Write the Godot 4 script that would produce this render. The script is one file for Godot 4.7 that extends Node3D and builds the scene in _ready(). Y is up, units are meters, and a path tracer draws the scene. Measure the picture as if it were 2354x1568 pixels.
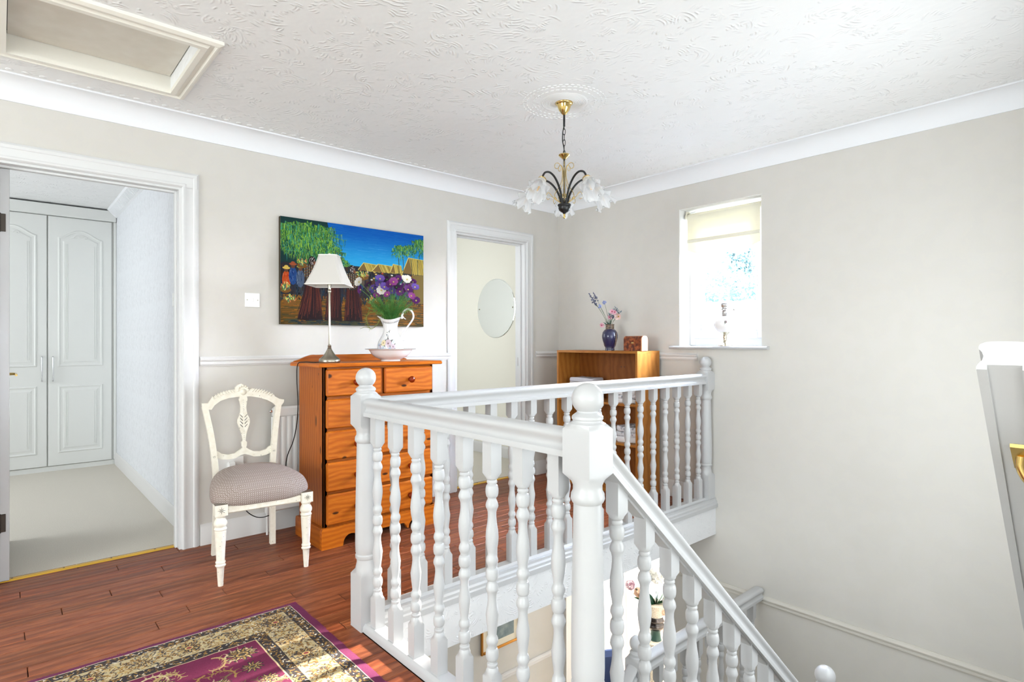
extends Node3D
# Upstairs landing with a white spindle balustrade. Units are metres, y is up, the landing floor is y = 0.
# x runs along the long wall (doors, painting), z runs along the window wall; the camera stands at x = 0, z = 0.

var taken := {}
var M := {}
var rng := RandomNumberGenerator.new()

# ---------------------------------------------------------------- mesh builder
class MB:
	var v := PackedVector3Array()
	var n := PackedVector3Array()
	var t := PackedVector2Array()

	func tri(a: Vector3, b: Vector3, c: Vector3, na: Vector3, nb: Vector3, nc: Vector3, ua := Vector2.ZERO, ub := Vector2.ZERO, uc := Vector2.ZERO) -> void:
		if (b - a).cross(c - a).dot(na + nb + nc) > 0.0:
			v.append(a); v.append(c); v.append(b)
			n.append(na); n.append(nc); n.append(nb)
			t.append(ua); t.append(uc); t.append(ub)
		else:
			v.append(a); v.append(b); v.append(c)
			n.append(na); n.append(nb); n.append(nc)
			t.append(ua); t.append(ub); t.append(uc)

	func planar(p: Vector3, o: Vector3, g: int) -> Vector2:
		# uv in metres: u along the grain axis g, v across it
		var ax := 0
		if absf(o.y) > absf(o.x) and absf(o.y) >= absf(o.z):
			ax = 1
		elif absf(o.z) > absf(o.x):
			ax = 2
		var others := [[1, 2], [0, 2], [0, 1]][ax] as Array
		var a: int = others[0]
		var b: int = others[1]
		if b == g:
			var s := a
			a = b
			b = s
		return Vector2(p[a], p[b] + p[ax] * 0.37)

	func face(pts: Array, out: Vector3, g := 0) -> void:
		var nn: Vector3 = (pts[1] - pts[0]).cross(pts[2] - pts[0]).normalized()
		if nn.dot(out) < 0.0:
			nn = -nn
		for i in range(1, pts.size() - 1):
			tri(pts[0], pts[i], pts[i + 1], nn, nn, nn, planar(pts[0], nn, g), planar(pts[i], nn, g), planar(pts[i + 1], nn, g))

	func box(c: Vector3, s: Vector3, b := 0.0, g := 0) -> void:
		var h := s * 0.5
		b = minf(b, minf(h.x, minf(h.y, h.z)) * 0.95)
		for ax in 3:
			var u := (ax + 1) % 3
			var w := (ax + 2) % 3
			for sg in [-1.0, 1.0]:
				var o := Vector3.ZERO
				o[ax] = sg
				var pts := []
				for q in [[-1, -1], [1, -1], [1, 1], [-1, 1]]:
					var p := Vector3.ZERO
					p[ax] = sg * h[ax]
					p[u] = q[0] * (h[u] - b)
					p[w] = q[1] * (h[w] - b)
					pts.append(c + p)
				face(pts, o, g)
		if b <= 0.0:
			return
		for ax in 3:
			var u := (ax + 1) % 3
			var w := (ax + 2) % 3
			for su in [-1.0, 1.0]:
				for sw in [-1.0, 1.0]:
					var pts := []
					for q in [[-1.0, 0], [1.0, 0], [1.0, 1], [-1.0, 1]]:
						var p := Vector3.ZERO
						p[ax] = q[0] * (h[ax] - b)
						p[u] = su * (h[u] - (b if q[1] == 1 else 0.0))
						p[w] = sw * (h[w] - (0.0 if q[1] == 1 else b))
						pts.append(c + p)
					var o := Vector3.ZERO
					o[u] = su
					o[w] = sw
					face(pts, o, g)
		for sx in [-1.0, 1.0]:
			for sy in [-1.0, 1.0]:
				for sz in [-1.0, 1.0]:
					face([c + Vector3(sx * h.x, sy * (h.y - b), sz * (h.z - b)), c + Vector3(sx * (h.x - b), sy * h.y, sz * (h.z - b)), c + Vector3(sx * (h.x - b), sy * (h.y - b), sz * h.z)], Vector3(sx, sy, sz), g)

	func span(a: Vector3, b: Vector3, bev := 0.0, g := 0) -> void:
		box((a + b) * 0.5, (b - a).abs(), bev, g)

	# turned post: rows of [y, half width, squareness]
	func post(prof: Array, N := 24, org := Vector3.ZERO) -> void:
		var k := prof.size()
		var sl := []
		for i in k - 1:
			var dy: float = prof[i + 1][0] - prof[i][0]
			var dr: float = prof[i + 1][1] - prof[i][1]
			sl.append(atan2(-dr, dy))
		var per := N / 4
		for i in k - 1:
			var f0: float = sl[i]
			var f1: float = sl[i]
			if i > 0 and absf(sl[i - 1] - sl[i]) < 0.7:
				f0 = (sl[i - 1] + sl[i]) * 0.5
			if i < k - 2 and absf(sl[i + 1] - sl[i]) < 0.7:
				f1 = (sl[i + 1] + sl[i]) * 0.5
			for side in 4:
				for j in per:
					var q := []
					for e in [[0, j], [0, j + 1], [1, j + 1], [1, j]]:
						var row: Array = prof[i + e[0]]
						var f: float = f1 if e[0] == 1 else f0
						var lo: float = -PI / 4 + (PI / 2) * float(e[1]) / per
						var s: float = row[2]
						var ang: float = lo + side * PI / 2
						var rad: float = row[1] * lerpf(1.0, 1.0 / cos(lo), s)
						var dir := Vector3(cos(ang), 0, sin(ang))
						var sd := Vector3(cos(side * PI / 2), 0, sin(side * PI / 2))
						var nn := (dir.lerp(sd, s)).normalized() * cos(f) + Vector3.UP * sin(f)
						q.append([org + dir * rad + Vector3(0, row[0], 0), nn])
					tri(q[0][0], q[1][0], q[2][0], q[0][1], q[1][1], q[2][1])
					tri(q[0][0], q[2][0], q[3][0], q[0][1], q[2][1], q[3][1])
		for e in [0, k - 1]:
			var row: Array = prof[e]
			var ring := []
			for m in N:
				var lo: float = -PI / 4 + (PI / 2) * float(m % per) / per
				var ang: float = lo + int(m / per) * PI / 2
				ring.append(org + Vector3(cos(ang), 0, sin(ang)) * row[1] * lerpf(1.0, 1.0 / cos(lo), row[2]) + Vector3(0, row[0], 0))
			face(ring, Vector3.DOWN if e == 0 else Vector3.UP)

	# lathe: profile of (radius, y), uv = (turn, length)
	func lathe(prof: Array, N := 32, xf := Transform3D.IDENTITY, crease := 0.9) -> void:
		var k := prof.size()
		var sl := []
		var ln := [0.0]
		for i in k - 1:
			var d: Vector2 = prof[i + 1] - prof[i]
			sl.append(Vector2(d.y, -d.x).normalized())
			ln.append(ln[i] + d.length())
		var tot: float = maxf(ln[k - 1], 1e-6)
		for i in k - 1:
			var s0: Vector2 = sl[i]
			var s1: Vector2 = sl[i]
			if i > 0 and absf((sl[i - 1] as Vector2).angle_to(sl[i])) < crease:
				s0 = ((sl[i - 1] as Vector2) + (sl[i] as Vector2)).normalized()
			if i < k - 2 and absf((sl[i + 1] as Vector2).angle_to(sl[i])) < crease:
				s1 = ((sl[i + 1] as Vector2) + (sl[i] as Vector2)).normalized()
			for j in N:
				var q := []
				for e in [[0, j], [0, j + 1], [1, j + 1], [1, j]]:
					var p: Vector2 = prof[i + e[0]]
					var s: Vector2 = s1 if e[0] == 1 else s0
					var a: float = TAU * e[1] / N
					q.append([xf * Vector3(cos(a) * p.x, p.y, sin(a) * p.x), (xf.basis * Vector3(cos(a) * s.x, s.y, sin(a) * s.x)).normalized(), Vector2(float(e[1]) / N, ln[i + e[0]] / tot)])
				if prof[i].x > 1e-6:
					tri(q[0][0], q[1][0], q[2][0], q[0][1], q[1][1], q[2][1], q[0][2], q[1][2], q[2][2])
				if prof[i + 1].x > 1e-6:
					tri(q[0][0], q[2][0], q[3][0], q[0][1], q[2][1], q[3][1], q[0][2], q[2][2], q[3][2])

	func ball(c: Vector3, r: float, N := 24, sq := 1.0) -> void:
		var pr := []
		for i in N / 2 + 1:
			var a := PI * i / (N / 2)
			pr.append(Vector2(sin(a) * r, -cos(a) * r * sq))
		lathe(pr, N, Transform3D(Basis(), c), 3.0)

	# outline (u, v) swept along dir; point = org + u * au + v * av
	func extr(poly: PackedVector2Array, org: Vector3, au: Vector3, av: Vector3, dir: Vector3, g := 0, crease := 0.7, caps := true) -> void:
		var k := poly.size()
		var area := 0.0
		for i in k:
			area += poly[i].cross(poly[(i + 1) % k])
		var sgn := 1.0 if area > 0.0 else -1.0
		var en := []
		for i in k:
			var d := (poly[(i + 1) % k] - poly[i]).normalized()
			en.append(Vector2(d.y, -d.x) * sgn)
		var inv := Basis(au, av, dir).inverse().transposed()
		var run := 0.0
		var L := dir.length()
		for i in k:
			var n0: Vector2 = en[i]
			var n1: Vector2 = en[i]
			var pv: Vector2 = en[(i + k - 1) % k]
			var nx: Vector2 = en[(i + 1) % k]
			if absf(pv.angle_to(n0)) < crease:
				n0 = (pv + n0).normalized()
			if absf(nx.angle_to(n1)) < crease:
				n1 = (nx + n1).normalized()
			var a := org + poly[i].x * au + poly[i].y * av
			var b := org + poly[(i + 1) % k].x * au + poly[(i + 1) % k].y * av
			var na := (inv * Vector3(n0.x, n0.y, 0)).normalized()
			var nb := (inv * Vector3(n1.x, n1.y, 0)).normalized()
			var w := (b - a).length()
			tri(a, b, b + dir, na, nb, nb, Vector2(0, run), Vector2(0, run + w), Vector2(L, run + w))
			tri(a, b + dir, a + dir, na, nb, na, Vector2(0, run), Vector2(L, run + w), Vector2(L, run))
			run += w
		if caps:
			var ix := Geometry2D.triangulate_polygon(poly)
			var cn := au.cross(av).normalized()
			if cn.dot(dir) > 0.0:
				cn = -cn
			for i in range(0, ix.size(), 3):
				var q := []
				for e in 3:
					q.append(org + poly[ix[i + e]].x * au + poly[ix[i + e]].y * av)
				tri(q[0], q[1], q[2], cn, cn, cn, planar(q[0], cn, g), planar(q[1], cn, g), planar(q[2], cn, g))
				tri(q[0] + dir, q[1] + dir, q[2] + dir, -cn, -cn, -cn, planar(q[0], cn, g), planar(q[1], cn, g), planar(q[2], cn, g))

	func tube(pts: Array, r0: float, r1 := -1.0, N := 8) -> void:
		if r1 < 0.0:
			r1 = r0
		var k := pts.size()
		var up := Vector3(0.123, 0.97, 0.21).normalized()
		var rings := []
		var nrm := []
		for i in k:
			var d: Vector3 = (pts[mini(i + 1, k - 1)] - pts[maxi(i - 1, 0)]).normalized()
			var sd := up.cross(d)
			if sd.length() < 0.05:
				sd = Vector3.RIGHT.cross(d)
			sd = sd.normalized()
			up = d.cross(sd).normalized()
			var r := lerpf(r0, r1, float(i) / (k - 1))
			var ring := []
			var rn := []
			for j in N + 1:
				var a := TAU * j / N
				var o := sd * cos(a) + up * sin(a)
				ring.append(pts[i] + o * r)
				rn.append(o)
			rings.append(ring)
			nrm.append(rn)
		for i in k - 1:
			for j in N:
				tri(rings[i][j], rings[i][j + 1], rings[i + 1][j + 1], nrm[i][j], nrm[i][j + 1], nrm[i + 1][j + 1])
				tri(rings[i][j], rings[i + 1][j + 1], rings[i + 1][j], nrm[i][j], nrm[i + 1][j + 1], nrm[i + 1][j])
		for e in [0, k - 1]:
			var o: Vector3 = (pts[1] - pts[0]) * -1.0 if e == 0 else pts[k - 1] - pts[k - 2]
			face(rings[e].slice(0, N), o)

	# grid of points, smooth normals; out(p) tells which way is outside
	func surf(rows: Array, loop := false, centre = null, flip := false) -> void:
		var R := rows.size()
		var C: int = rows[0].size()
		var nm := []
		for i in R:
			var row := []
			for j in C:
				var j0 := j - 1
				var j1 := j + 1
				if loop:
					j0 = (j - 1 + (C - 1)) % (C - 1)
					j1 = (j + 1) % (C - 1)
				else:
					j0 = maxi(j0, 0)
					j1 = mini(j1, C - 1)
				var du: Vector3 = rows[i][j1] - rows[i][j0]
				var dv: Vector3 = rows[mini(i + 1, R - 1)][j] - rows[maxi(i - 1, 0)][j]
				var nn := du.cross(dv)
				if nn.length() < 1e-12:
					nn = Vector3.UP
				nn = nn.normalized()
				if centre != null:
					if nn.dot(rows[i][j] - centre) < 0.0:
						nn = -nn
				elif flip:
					nn = -nn
				row.append(nn)
			nm.append(row)
		for i in R - 1:
			for j in C - 1:
				var ua := Vector2(float(j) / (C - 1), float(i) / (R - 1))
				var ub := Vector2(float(j + 1) / (C - 1), float(i) / (R - 1))
				var uc := Vector2(float(j + 1) / (C - 1), float(i + 1) / (R - 1))
				var ud := Vector2(float(j) / (C - 1), float(i + 1) / (R - 1))
				tri(rows[i][j], rows[i][j + 1], rows[i + 1][j + 1], nm[i][j], nm[i][j + 1], nm[i + 1][j + 1], ua, ub, uc)
				tri(rows[i][j], rows[i + 1][j + 1], rows[i + 1][j], nm[i][j], nm[i + 1][j + 1], nm[i + 1][j], ua, uc, ud)

	func mesh() -> ArrayMesh:
		var a := []
		a.resize(Mesh.ARRAY_MAX)
		a[Mesh.ARRAY_VERTEX] = v
		a[Mesh.ARRAY_NORMAL] = n
		a[Mesh.ARRAY_TEX_UV] = t
		var m := ArrayMesh.new()
		m.add_surface_from_arrays(Mesh.PRIMITIVE_TRIANGLES, a)
		return m

# ---------------------------------------------------------------- scene helpers
func numbered(parent: Node, called: String) -> String:
	var key := str(parent.get_instance_id()) + called
	var k: int = taken.get(key, 0)
	taken[key] = k + 1
	return called if k == 0 else "%s_%03d" % [called, k]

func put(parent: Node, o: Node3D, called: String) -> Node3D:
	o.name = numbered(parent, called)
	parent.add_child(o, true)
	return o

func meshed(mesh: Mesh, called: String, m: Material, parent: Node = self) -> MeshInstance3D:
	var o := MeshInstance3D.new()
	o.mesh = mesh
	o.material_override = m
	put(parent, o, called)
	return o

func part(b: MB, called: String, m: Material, parent: Node = self) -> MeshInstance3D:
	return meshed(b.mesh(), called, m, parent)

func tag(o: Node, label: String, category := "", group := "") -> void:
	o.set_meta("label", label)
	if category != "":
		o.set_meta("category", category)
	if group != "":
		o.set_meta("group", group)

func thing(called: String, label: String, category: String, at := Vector3.ZERO, turn := 0.0, group := "") -> Node3D:
	var o := Node3D.new()
	put(self, o, called)
	o.position = at
	o.rotation_degrees.y = turn
	tag(o, label, category, group)
	return o

func place(called: String, label := "") -> Node3D:
	var o := Node3D.new()
	put(self, o, called)
	o.set_meta("kind", "structure")
	if label != "":
		o.set_meta("label", label)
	return o

func struct(b: MB, called: String, m: Material, label := "") -> MeshInstance3D:
	var o := part(b, called, m, self)
	o.set_meta("kind", "structure")
	if label != "":
		o.set_meta("label", label)
	return o

func copy_of(src: Node3D, called: String, label: String) -> Node3D:
	var c := src.duplicate() as Node3D
	put(self, c, called)
	c.set_meta("label", label)
	return c

func bez(a: Vector3, b: Vector3, c: Vector3, d: Vector3, k := 12) -> Array:
	var o := []
	for i in k + 1:
		o.append(a.bezier_interpolate(b, c, d, float(i) / k))
	return o

func spline(p: Array, k := 6) -> Array:
	var o := []
	for i in p.size() - 1:
		var p0: Vector3 = p[maxi(i - 1, 0)]
		var p3: Vector3 = p[mini(i + 2, p.size() - 1)]
		for j in k:
			o.append((p[i] as Vector3).cubic_interpolate(p[i + 1], p0, p3, float(j) / k))
	o.append(p[p.size() - 1])
	return o

func v2(a: Array) -> PackedVector2Array:
	var o := PackedVector2Array()
	for i in range(0, a.size(), 2):
		o.append(Vector2(a[i], a[i + 1]))
	return o

# ---------------------------------------------------------------- materials
func mat(c: Color, rough := 0.5, metal := 0.0) -> StandardMaterial3D:
	var m := StandardMaterial3D.new()
	m.albedo_color = c
	m.roughness = rough
	m.metallic = metal
	return m

func rgb(r: float, g: float, b: float) -> Color:
	return Color(r / 255.0, g / 255.0, b / 255.0)

func tex(im: Image) -> ImageTexture:
	return ImageTexture.create_from_image(im)

func noise(seed_: int, freq: float, oct := 4) -> FastNoiseLite:
	var f := FastNoiseLite.new()
	f.seed = seed_
	f.frequency = freq
	f.fractal_octaves = oct
	f.noise_type = FastNoiseLite.TYPE_SIMPLEX_SMOOTH
	return f

# grain runs along u
func wood_image(w: int, h: int, dark: Color, mid: Color, light: Color, rings: float, seed_: int, knots := 0, pores := 0.0) -> Image:
	var im := Image.create(w, h, false, Image.FORMAT_RGB8)
	var nz := noise(seed_, 1.0, 3)
	var fine := noise(seed_ + 7, 1.0, 2)
	var r := RandomNumberGenerator.new()
	r.seed = seed_
	var ks := []
	for i in knots:
		ks.append([r.randf() * w, r.randf() * h, r.randf_range(4, 9) * w / 512.0, r.randf_range(1.2, 2.6)])
	for y in h:
		for x in w:
			var u := float(x) / w
			var v := float(y) / h
			# wraps in u and v
			var cu := Vector2(cos(u * TAU), sin(u * TAU)) * 0.25
			var bend := nz.get_noise_3d(cu.x, cu.y, v * 1.3 + 3.0) * 0.6
			var pull := 0.0
			for k in ks:
				var dx: float = (x - k[0]) / (k[2] * 4.0)
				var dy: float = (y - k[1]) / (k[2] * 1.6)
				pull += exp(-(dx * dx + dy * dy)) * 0.8 * signf(dy)
			var s := sin((v * rings + bend * 2.0 + pull) * TAU)
			var f := fine.get_noise_3d(cu.x * 8.0, cu.y * 8.0, v * h * 0.55) * 0.5 + 0.5
			var a := clampf(0.5 + 0.26 * s * (0.3 + f * 0.8) + (f - 0.5) * 0.55, 0.0, 1.0)
			var c := mid.lerp(light, (a - 0.5) * 2.0) if a > 0.5 else mid.lerp(dark, (0.5 - a) * 2.0)
			if pores > 0.0 and f < 0.36:
				c = c.lerp(dark, pores)
			for k in ks:
				var dx: float = (x - k[0]) / k[3]
				var dy: float = y - k[1]
				var d: float = sqrt(dx * dx + dy * dy) / k[2]
				if d < 1.0:
					c = c.lerp(dark.darkened(0.62), clampf((1.0 - d) * 2.2, 0.0, 0.95))
			im.set_pixel(x, y, c)
	return im

func wood(im: Image, size: Vector2, rough := 0.35) -> StandardMaterial3D:
	var m := mat(Color.WHITE, rough)
	m.albedo_texture = tex(im)
	m.metallic_specular = 0.35
	m.uv1_scale = Vector3(1.0 / size.x, 1.0 / size.y, 1)
	return m

# relief of combed plaster: clusters of short arcs; returns a height image
func swirl_image(px: int, clusters: int, seed_: int, reach: float) -> Image:
	var hgt := PackedFloat32Array()
	hgt.resize(px * px)
	var r := RandomNumberGenerator.new()
	r.seed = seed_
	for k in clusters:
		var c := Vector2(r.randf() * px, r.randf() * px)
		var a0 := r.randf() * TAU
		var sweep := r.randf_range(0.5, 1.9)
		var rad := r.randf_range(0.5, 1.4) * reach * px
		var combs := r.randi_range(1, 4)
		var gap := r.randf_range(5.0, 10.0)
		var hh := r.randf_range(0.35, 1.0)
		var squash := r.randf_range(0.5, 1.0)
		var turn := r.randf() * TAU
		for q in combs:
			var rr := rad + q * gap
			var st := int(rr * sweep)
			var cut0 := r.randf() * 0.5
			var cut1 := 1.0 - r.randf() * 0.4
			for i in st:
				var f := float(i) / st
				if f < cut0 or f > cut1:
					continue
				var a := a0 + sweep * f
				var p := c + (Vector2(cos(a), sin(a) * squash) * rr).rotated(turn)
				var fade := sin((f - cut0) / (cut1 - cut0) * PI)
				for oy in range(-2, 3):
					for ox in range(-2, 3):
						var ix := posmod(int(p.x) + ox, px)
						var iy := posmod(int(p.y) + oy, px)
						var d := Vector2(floor(p.x) + ox - p.x, floor(p.y) + oy - p.y).length()
						var val := hh * fade * maxf(0.0, 1.0 - d / 2.4)
						if val > hgt[iy * px + ix]:
							hgt[iy * px + ix] = val
	var nz := noise(seed_ + 3, 0.02, 3)
	var im := Image.create(px, px, false, Image.FORMAT_L8)
	for y in px:
		for x in px:
			var v := 0.25 + nz.get_noise_2d(x, y) * 0.12 + hgt[y * px + x] * 0.6
			im.set_pixel(x, y, Color(v, v, v))
	return im

func relief(m: StandardMaterial3D, im: Image, cm: float, metres: float, world := true) -> StandardMaterial3D:
	m.heightmap_enabled = true
	m.heightmap_texture = tex(im)
	m.heightmap_scale = cm
	m.uv1_triplanar = true
	m.uv1_world_triplanar = world
	m.uv1_scale = Vector3.ONE / metres
	return m

func speckle_image(px: int, a: Color, b: Color, freq: float, seed_: int, oct := 3, hard := 1.0) -> Image:
	var im := Image.create(px, px, false, Image.FORMAT_RGB8)
	var nz := noise(seed_, freq, oct)
	for y in px:
		for x in px:
			# four-way blend keeps the edges seamless
			var fx := float(x) / px
			var fy := float(y) / px
			var s := nz.get_noise_2d(x, y) * (1 - fx) * (1 - fy) + nz.get_noise_2d(x - px, y) * fx * (1 - fy) + nz.get_noise_2d(x, y - px) * (1 - fx) * fy + nz.get_noise_2d(x - px, y - px) * fx * fy
			im.set_pixel(x, y, a.lerp(b, clampf(0.5 + s * hard, 0, 1)))
	return im

func make_materials() -> void:
	M.gloss = mat(rgb(196, 196, 197), 0.32)           # white gloss paint on the woodwork
	M.frame = mat(rgb(224, 224, 224), 0.4)
	M.satin = mat(rgb(222, 220, 218), 0.45)
	M.coving = mat(rgb(238, 239, 242), 0.7)
	var wn := speckle_image(256, rgb(211, 207, 200), rgb(213, 209, 203), 0.03, 4)
	M.wall = mat(Color.WHITE, 0.85)
	M.wall.albedo_texture = tex(wn)
	M.wall.uv1_triplanar = true
	M.wall.uv1_world_triplanar = true
	M.wall.uv1_scale = Vector3.ONE * 0.8
	M.wall_white = mat(rgb(240, 239, 236), 0.85)
	var sw := swirl_image(1024, 2000, 11, 0.017)
	M.artex = relief(mat(rgb(245, 245, 245), 0.8), sw, 0.8, 2.6)
	M.artex_small = relief(mat(rgb(236, 236, 238), 0.7), sw, 0.5, 1.7)
	M.gap = mat(rgb(70, 40, 26), 0.8)
	M.black = mat(rgb(18, 18, 20), 0.35)
	M.brass = mat(rgb(222, 192, 122), 0.16, 1.0)
	M.gold_strip = mat(rgb(222, 176, 62), 0.35, 0.7)
	M.chrome = mat(rgb(214, 214, 216), 0.15, 1.0)
	M.nickel = mat(rgb(168, 162, 148), 0.28, 1.0)
	M.plastic = mat(rgb(240, 240, 238), 0.3)
	M.hinge = mat(rgb(70, 62, 56), 0.5, 0.6)
	M.upvc = mat(rgb(245, 246, 248), 0.25)
	var g := mat(Color(0.4, 0.43, 0.45, 0.03), 0.02)
	g.transparency = BaseMaterial3D.TRANSPARENCY_ALPHA
	M.glass = g
	M.net = mat(rgb(240, 240, 238), 0.8)
	# floor boards: three tones of one red-brown wood
	var fb := wood_image(1024, 256, rgb(92, 44, 26), rgb(140, 76, 46), rgb(178, 108, 70), 6.0, 21, 0, 0.35)
	for i in 4:
		var m := wood(fb, Vector2(0.95, 0.30), 0.42)
		m.albedo_color = [Color(1, 1, 1), Color(0.9, 0.9, 0.92), Color(1.0, 0.95, 0.93), Color(0.95, 0.97, 0.95)][i]
		m.uv1_offset = Vector3(i * 0.37, i * 0.23, 0)
		M["board%d" % i] = m
	var pine := wood_image(1024, 512, rgb(156, 72, 12), rgb(196, 102, 20), rgb(214, 126, 34), 15.0, 5, 3)
	M.pine = wood(pine, Vector2(0.8, 0.4), 0.42)
	var pined := wood_image(512, 512, rgb(140, 68, 18), rgb(176, 94, 28), rgb(192, 112, 38), 14.0, 9, 9)
	M.pine_side = wood(pined, Vector2(0.9, 0.45), 0.35)
	M.knob = wood(pine, Vector2(0.3, 0.3), 0.25)
	M.knob.albedo_color = rgb(170, 105, 80)
	var oak := wood_image(512, 512, rgb(140, 84, 34), rgb(172, 110, 46), rgb(188, 128, 62), 9.0, 15, 0, 0.25)
	M.oak = wood(oak, Vector2(0.8, 0.5), 0.4)
	M.oak_back = wood(oak, Vector2(0.8, 0.5), 0.5)
	M.oak_back.albedo_color = rgb(206, 190, 184)
	var cp := speckle_image(256, rgb(196, 188, 174), rgb(222, 216, 205), 0.35, 3, 2, 1.4)
	M.carpet = mat(Color.WHITE, 0.95)
	M.carpet.albedo_texture = tex(cp)
	M.carpet = relief(M.carpet, cp, 0.7, 0.35)

const ZA := -3.64      # face of the long wall
const XB := 3.77       # face of the window wall
const LOW := -2.65     # ground floor

func area_light(called: String, at: Vector3, look: Vector3, size: Vector2, energy: float, c := Color.WHITE) -> void:
	var l := AreaLight3D.new()
	l.name = called
	l.area_size = size
	l.area_normalize_energy = false
	l.light_energy = energy
	l.light_color = c
	l.area_range = 14.0
	l.area_attenuation = 2.0
	l.shadow_enabled = true
	add_child(l)
	l.look_at_from_position(at, at + look, Vector3.UP if absf(look.y) < 0.9 else Vector3.RIGHT)

func _ready() -> void:
	rng.seed = 77
	# ---- camera
	var cam := Camera3D.new()
	cam.name = "camera"
	cam.fov = 60.86
	cam.near = 0.05
	add_child(cam)
	cam.position = Vector3(0, 1.15, 0)
	cam.rotation_degrees = Vector3(0.0974, -41.43, -0.0855)
	# ---- sky
	var sky_mat := ProceduralSkyMaterial.new()
	sky_mat.sky_top_color = rgb(196, 214, 238)
	sky_mat.sky_horizon_color = rgb(238, 242, 248)
	sky_mat.ground_horizon_color = rgb(226, 228, 226)
	sky_mat.ground_bottom_color = rgb(170, 170, 164)
	sky_mat.sky_energy_multiplier = 9.0
	sky_mat.ground_energy_multiplier = 9.0
	var sky := Sky.new()
	sky.sky_material = sky_mat
	var env := Environment.new()
	env.background_mode = Environment.BG_SKY
	env.sky = sky
	env.tonemap_mode = Environment.TONE_MAPPER_LINEAR
	env.tonemap_exposure = 1.44
	env.sdfgi_enabled = true
	env.ssao_enabled = true
	env.ssil_enabled = true
	var we := WorldEnvironment.new()
	we.name = "world"
	we.environment = env
	add_child(we)
	# ---- hazy sun outside the window wall
	var sun := DirectionalLight3D.new()
	sun.name = "sun"
	sun.light_energy = 6.0
	sun.light_color = Color(1.0, 0.97, 0.92)
	sun.light_angular_distance = 4.0
	sun.shadow_enabled = true
	add_child(sun)
	sun.look_at_from_position(Vector3.ZERO, Vector3(-2.85, -1.5, 0.12), Vector3.UP)
	# ---- area lights for unseen windows, most of them added to brighten the rooms
	area_light("landing_fill_light", Vector3(-1.0, 1.45, 3.16), Vector3(0, 0, -1), Vector2(2.6, 1.6), 2, Color(0.93, 0.965, 0.98))  # unseen fill added behind the camera
	area_light("landing_end_fill_light", Vector3(-4.16, 1.45, -1.2), Vector3(1, 0, 0), Vector2(1.8, 1.6), 3.4, Color(0.93, 0.965, 0.98))  # added fill from the left, lifts the window wall and ceiling
	area_light("stair_fill_light", Vector3(2.45, 1.0, -0.12), Vector3(0, 0, -1), Vector2(1.3, 1.5), 1.35, Color(0.93, 0.965, 0.98))  # fill added on the out-of-view stairwell wall for ceiling and balustrade
	area_light("bedroom_window_light", Vector3(-2.36, 1.5, -5.3), Vector3(1, 0, 0), Vector2(1.6, 1.3), 1.65, Color(0.95, 0.98, 1.0))
	area_light("dressing_room_fill_light", Vector3(2.06, 1.5, -4.7), Vector3(1, 0, 0), Vector2(0.9, 1.2), 1, Color(0.95, 0.98, 1.0))  # added out of view to brighten the mirror wall
	area_light("sitting_room_window_light", Vector3(6.4, -1.5, -3.4), Vector3(-1, 0, 0), Vector2(2.4, 1.6), 5, Color(0.93, 0.965, 0.98))
	area_light("hall_fill_light", Vector3(-0.96, -1.2, -2.4), Vector3(1, 0, 0), Vector2(1.2, 1.6), 0.9, Color(0.93, 0.965, 0.98))  # added to brighten the hall wall below
	make_materials()
	build_shell()
	build_floor()
	build_trim()
	build_openings()
	build_window()
	build_outside()
	build_ceiling_details()
	build_stairs()
	build_chest()
	build_chair()
	build_bookcase()
	build_chandelier()
	build_painting()
	build_rug()
	build_lamp()
	build_jug()
	build_wall_bits()
	build_bedroom()
	build_dressing_room()
	build_ground_floor()

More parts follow.
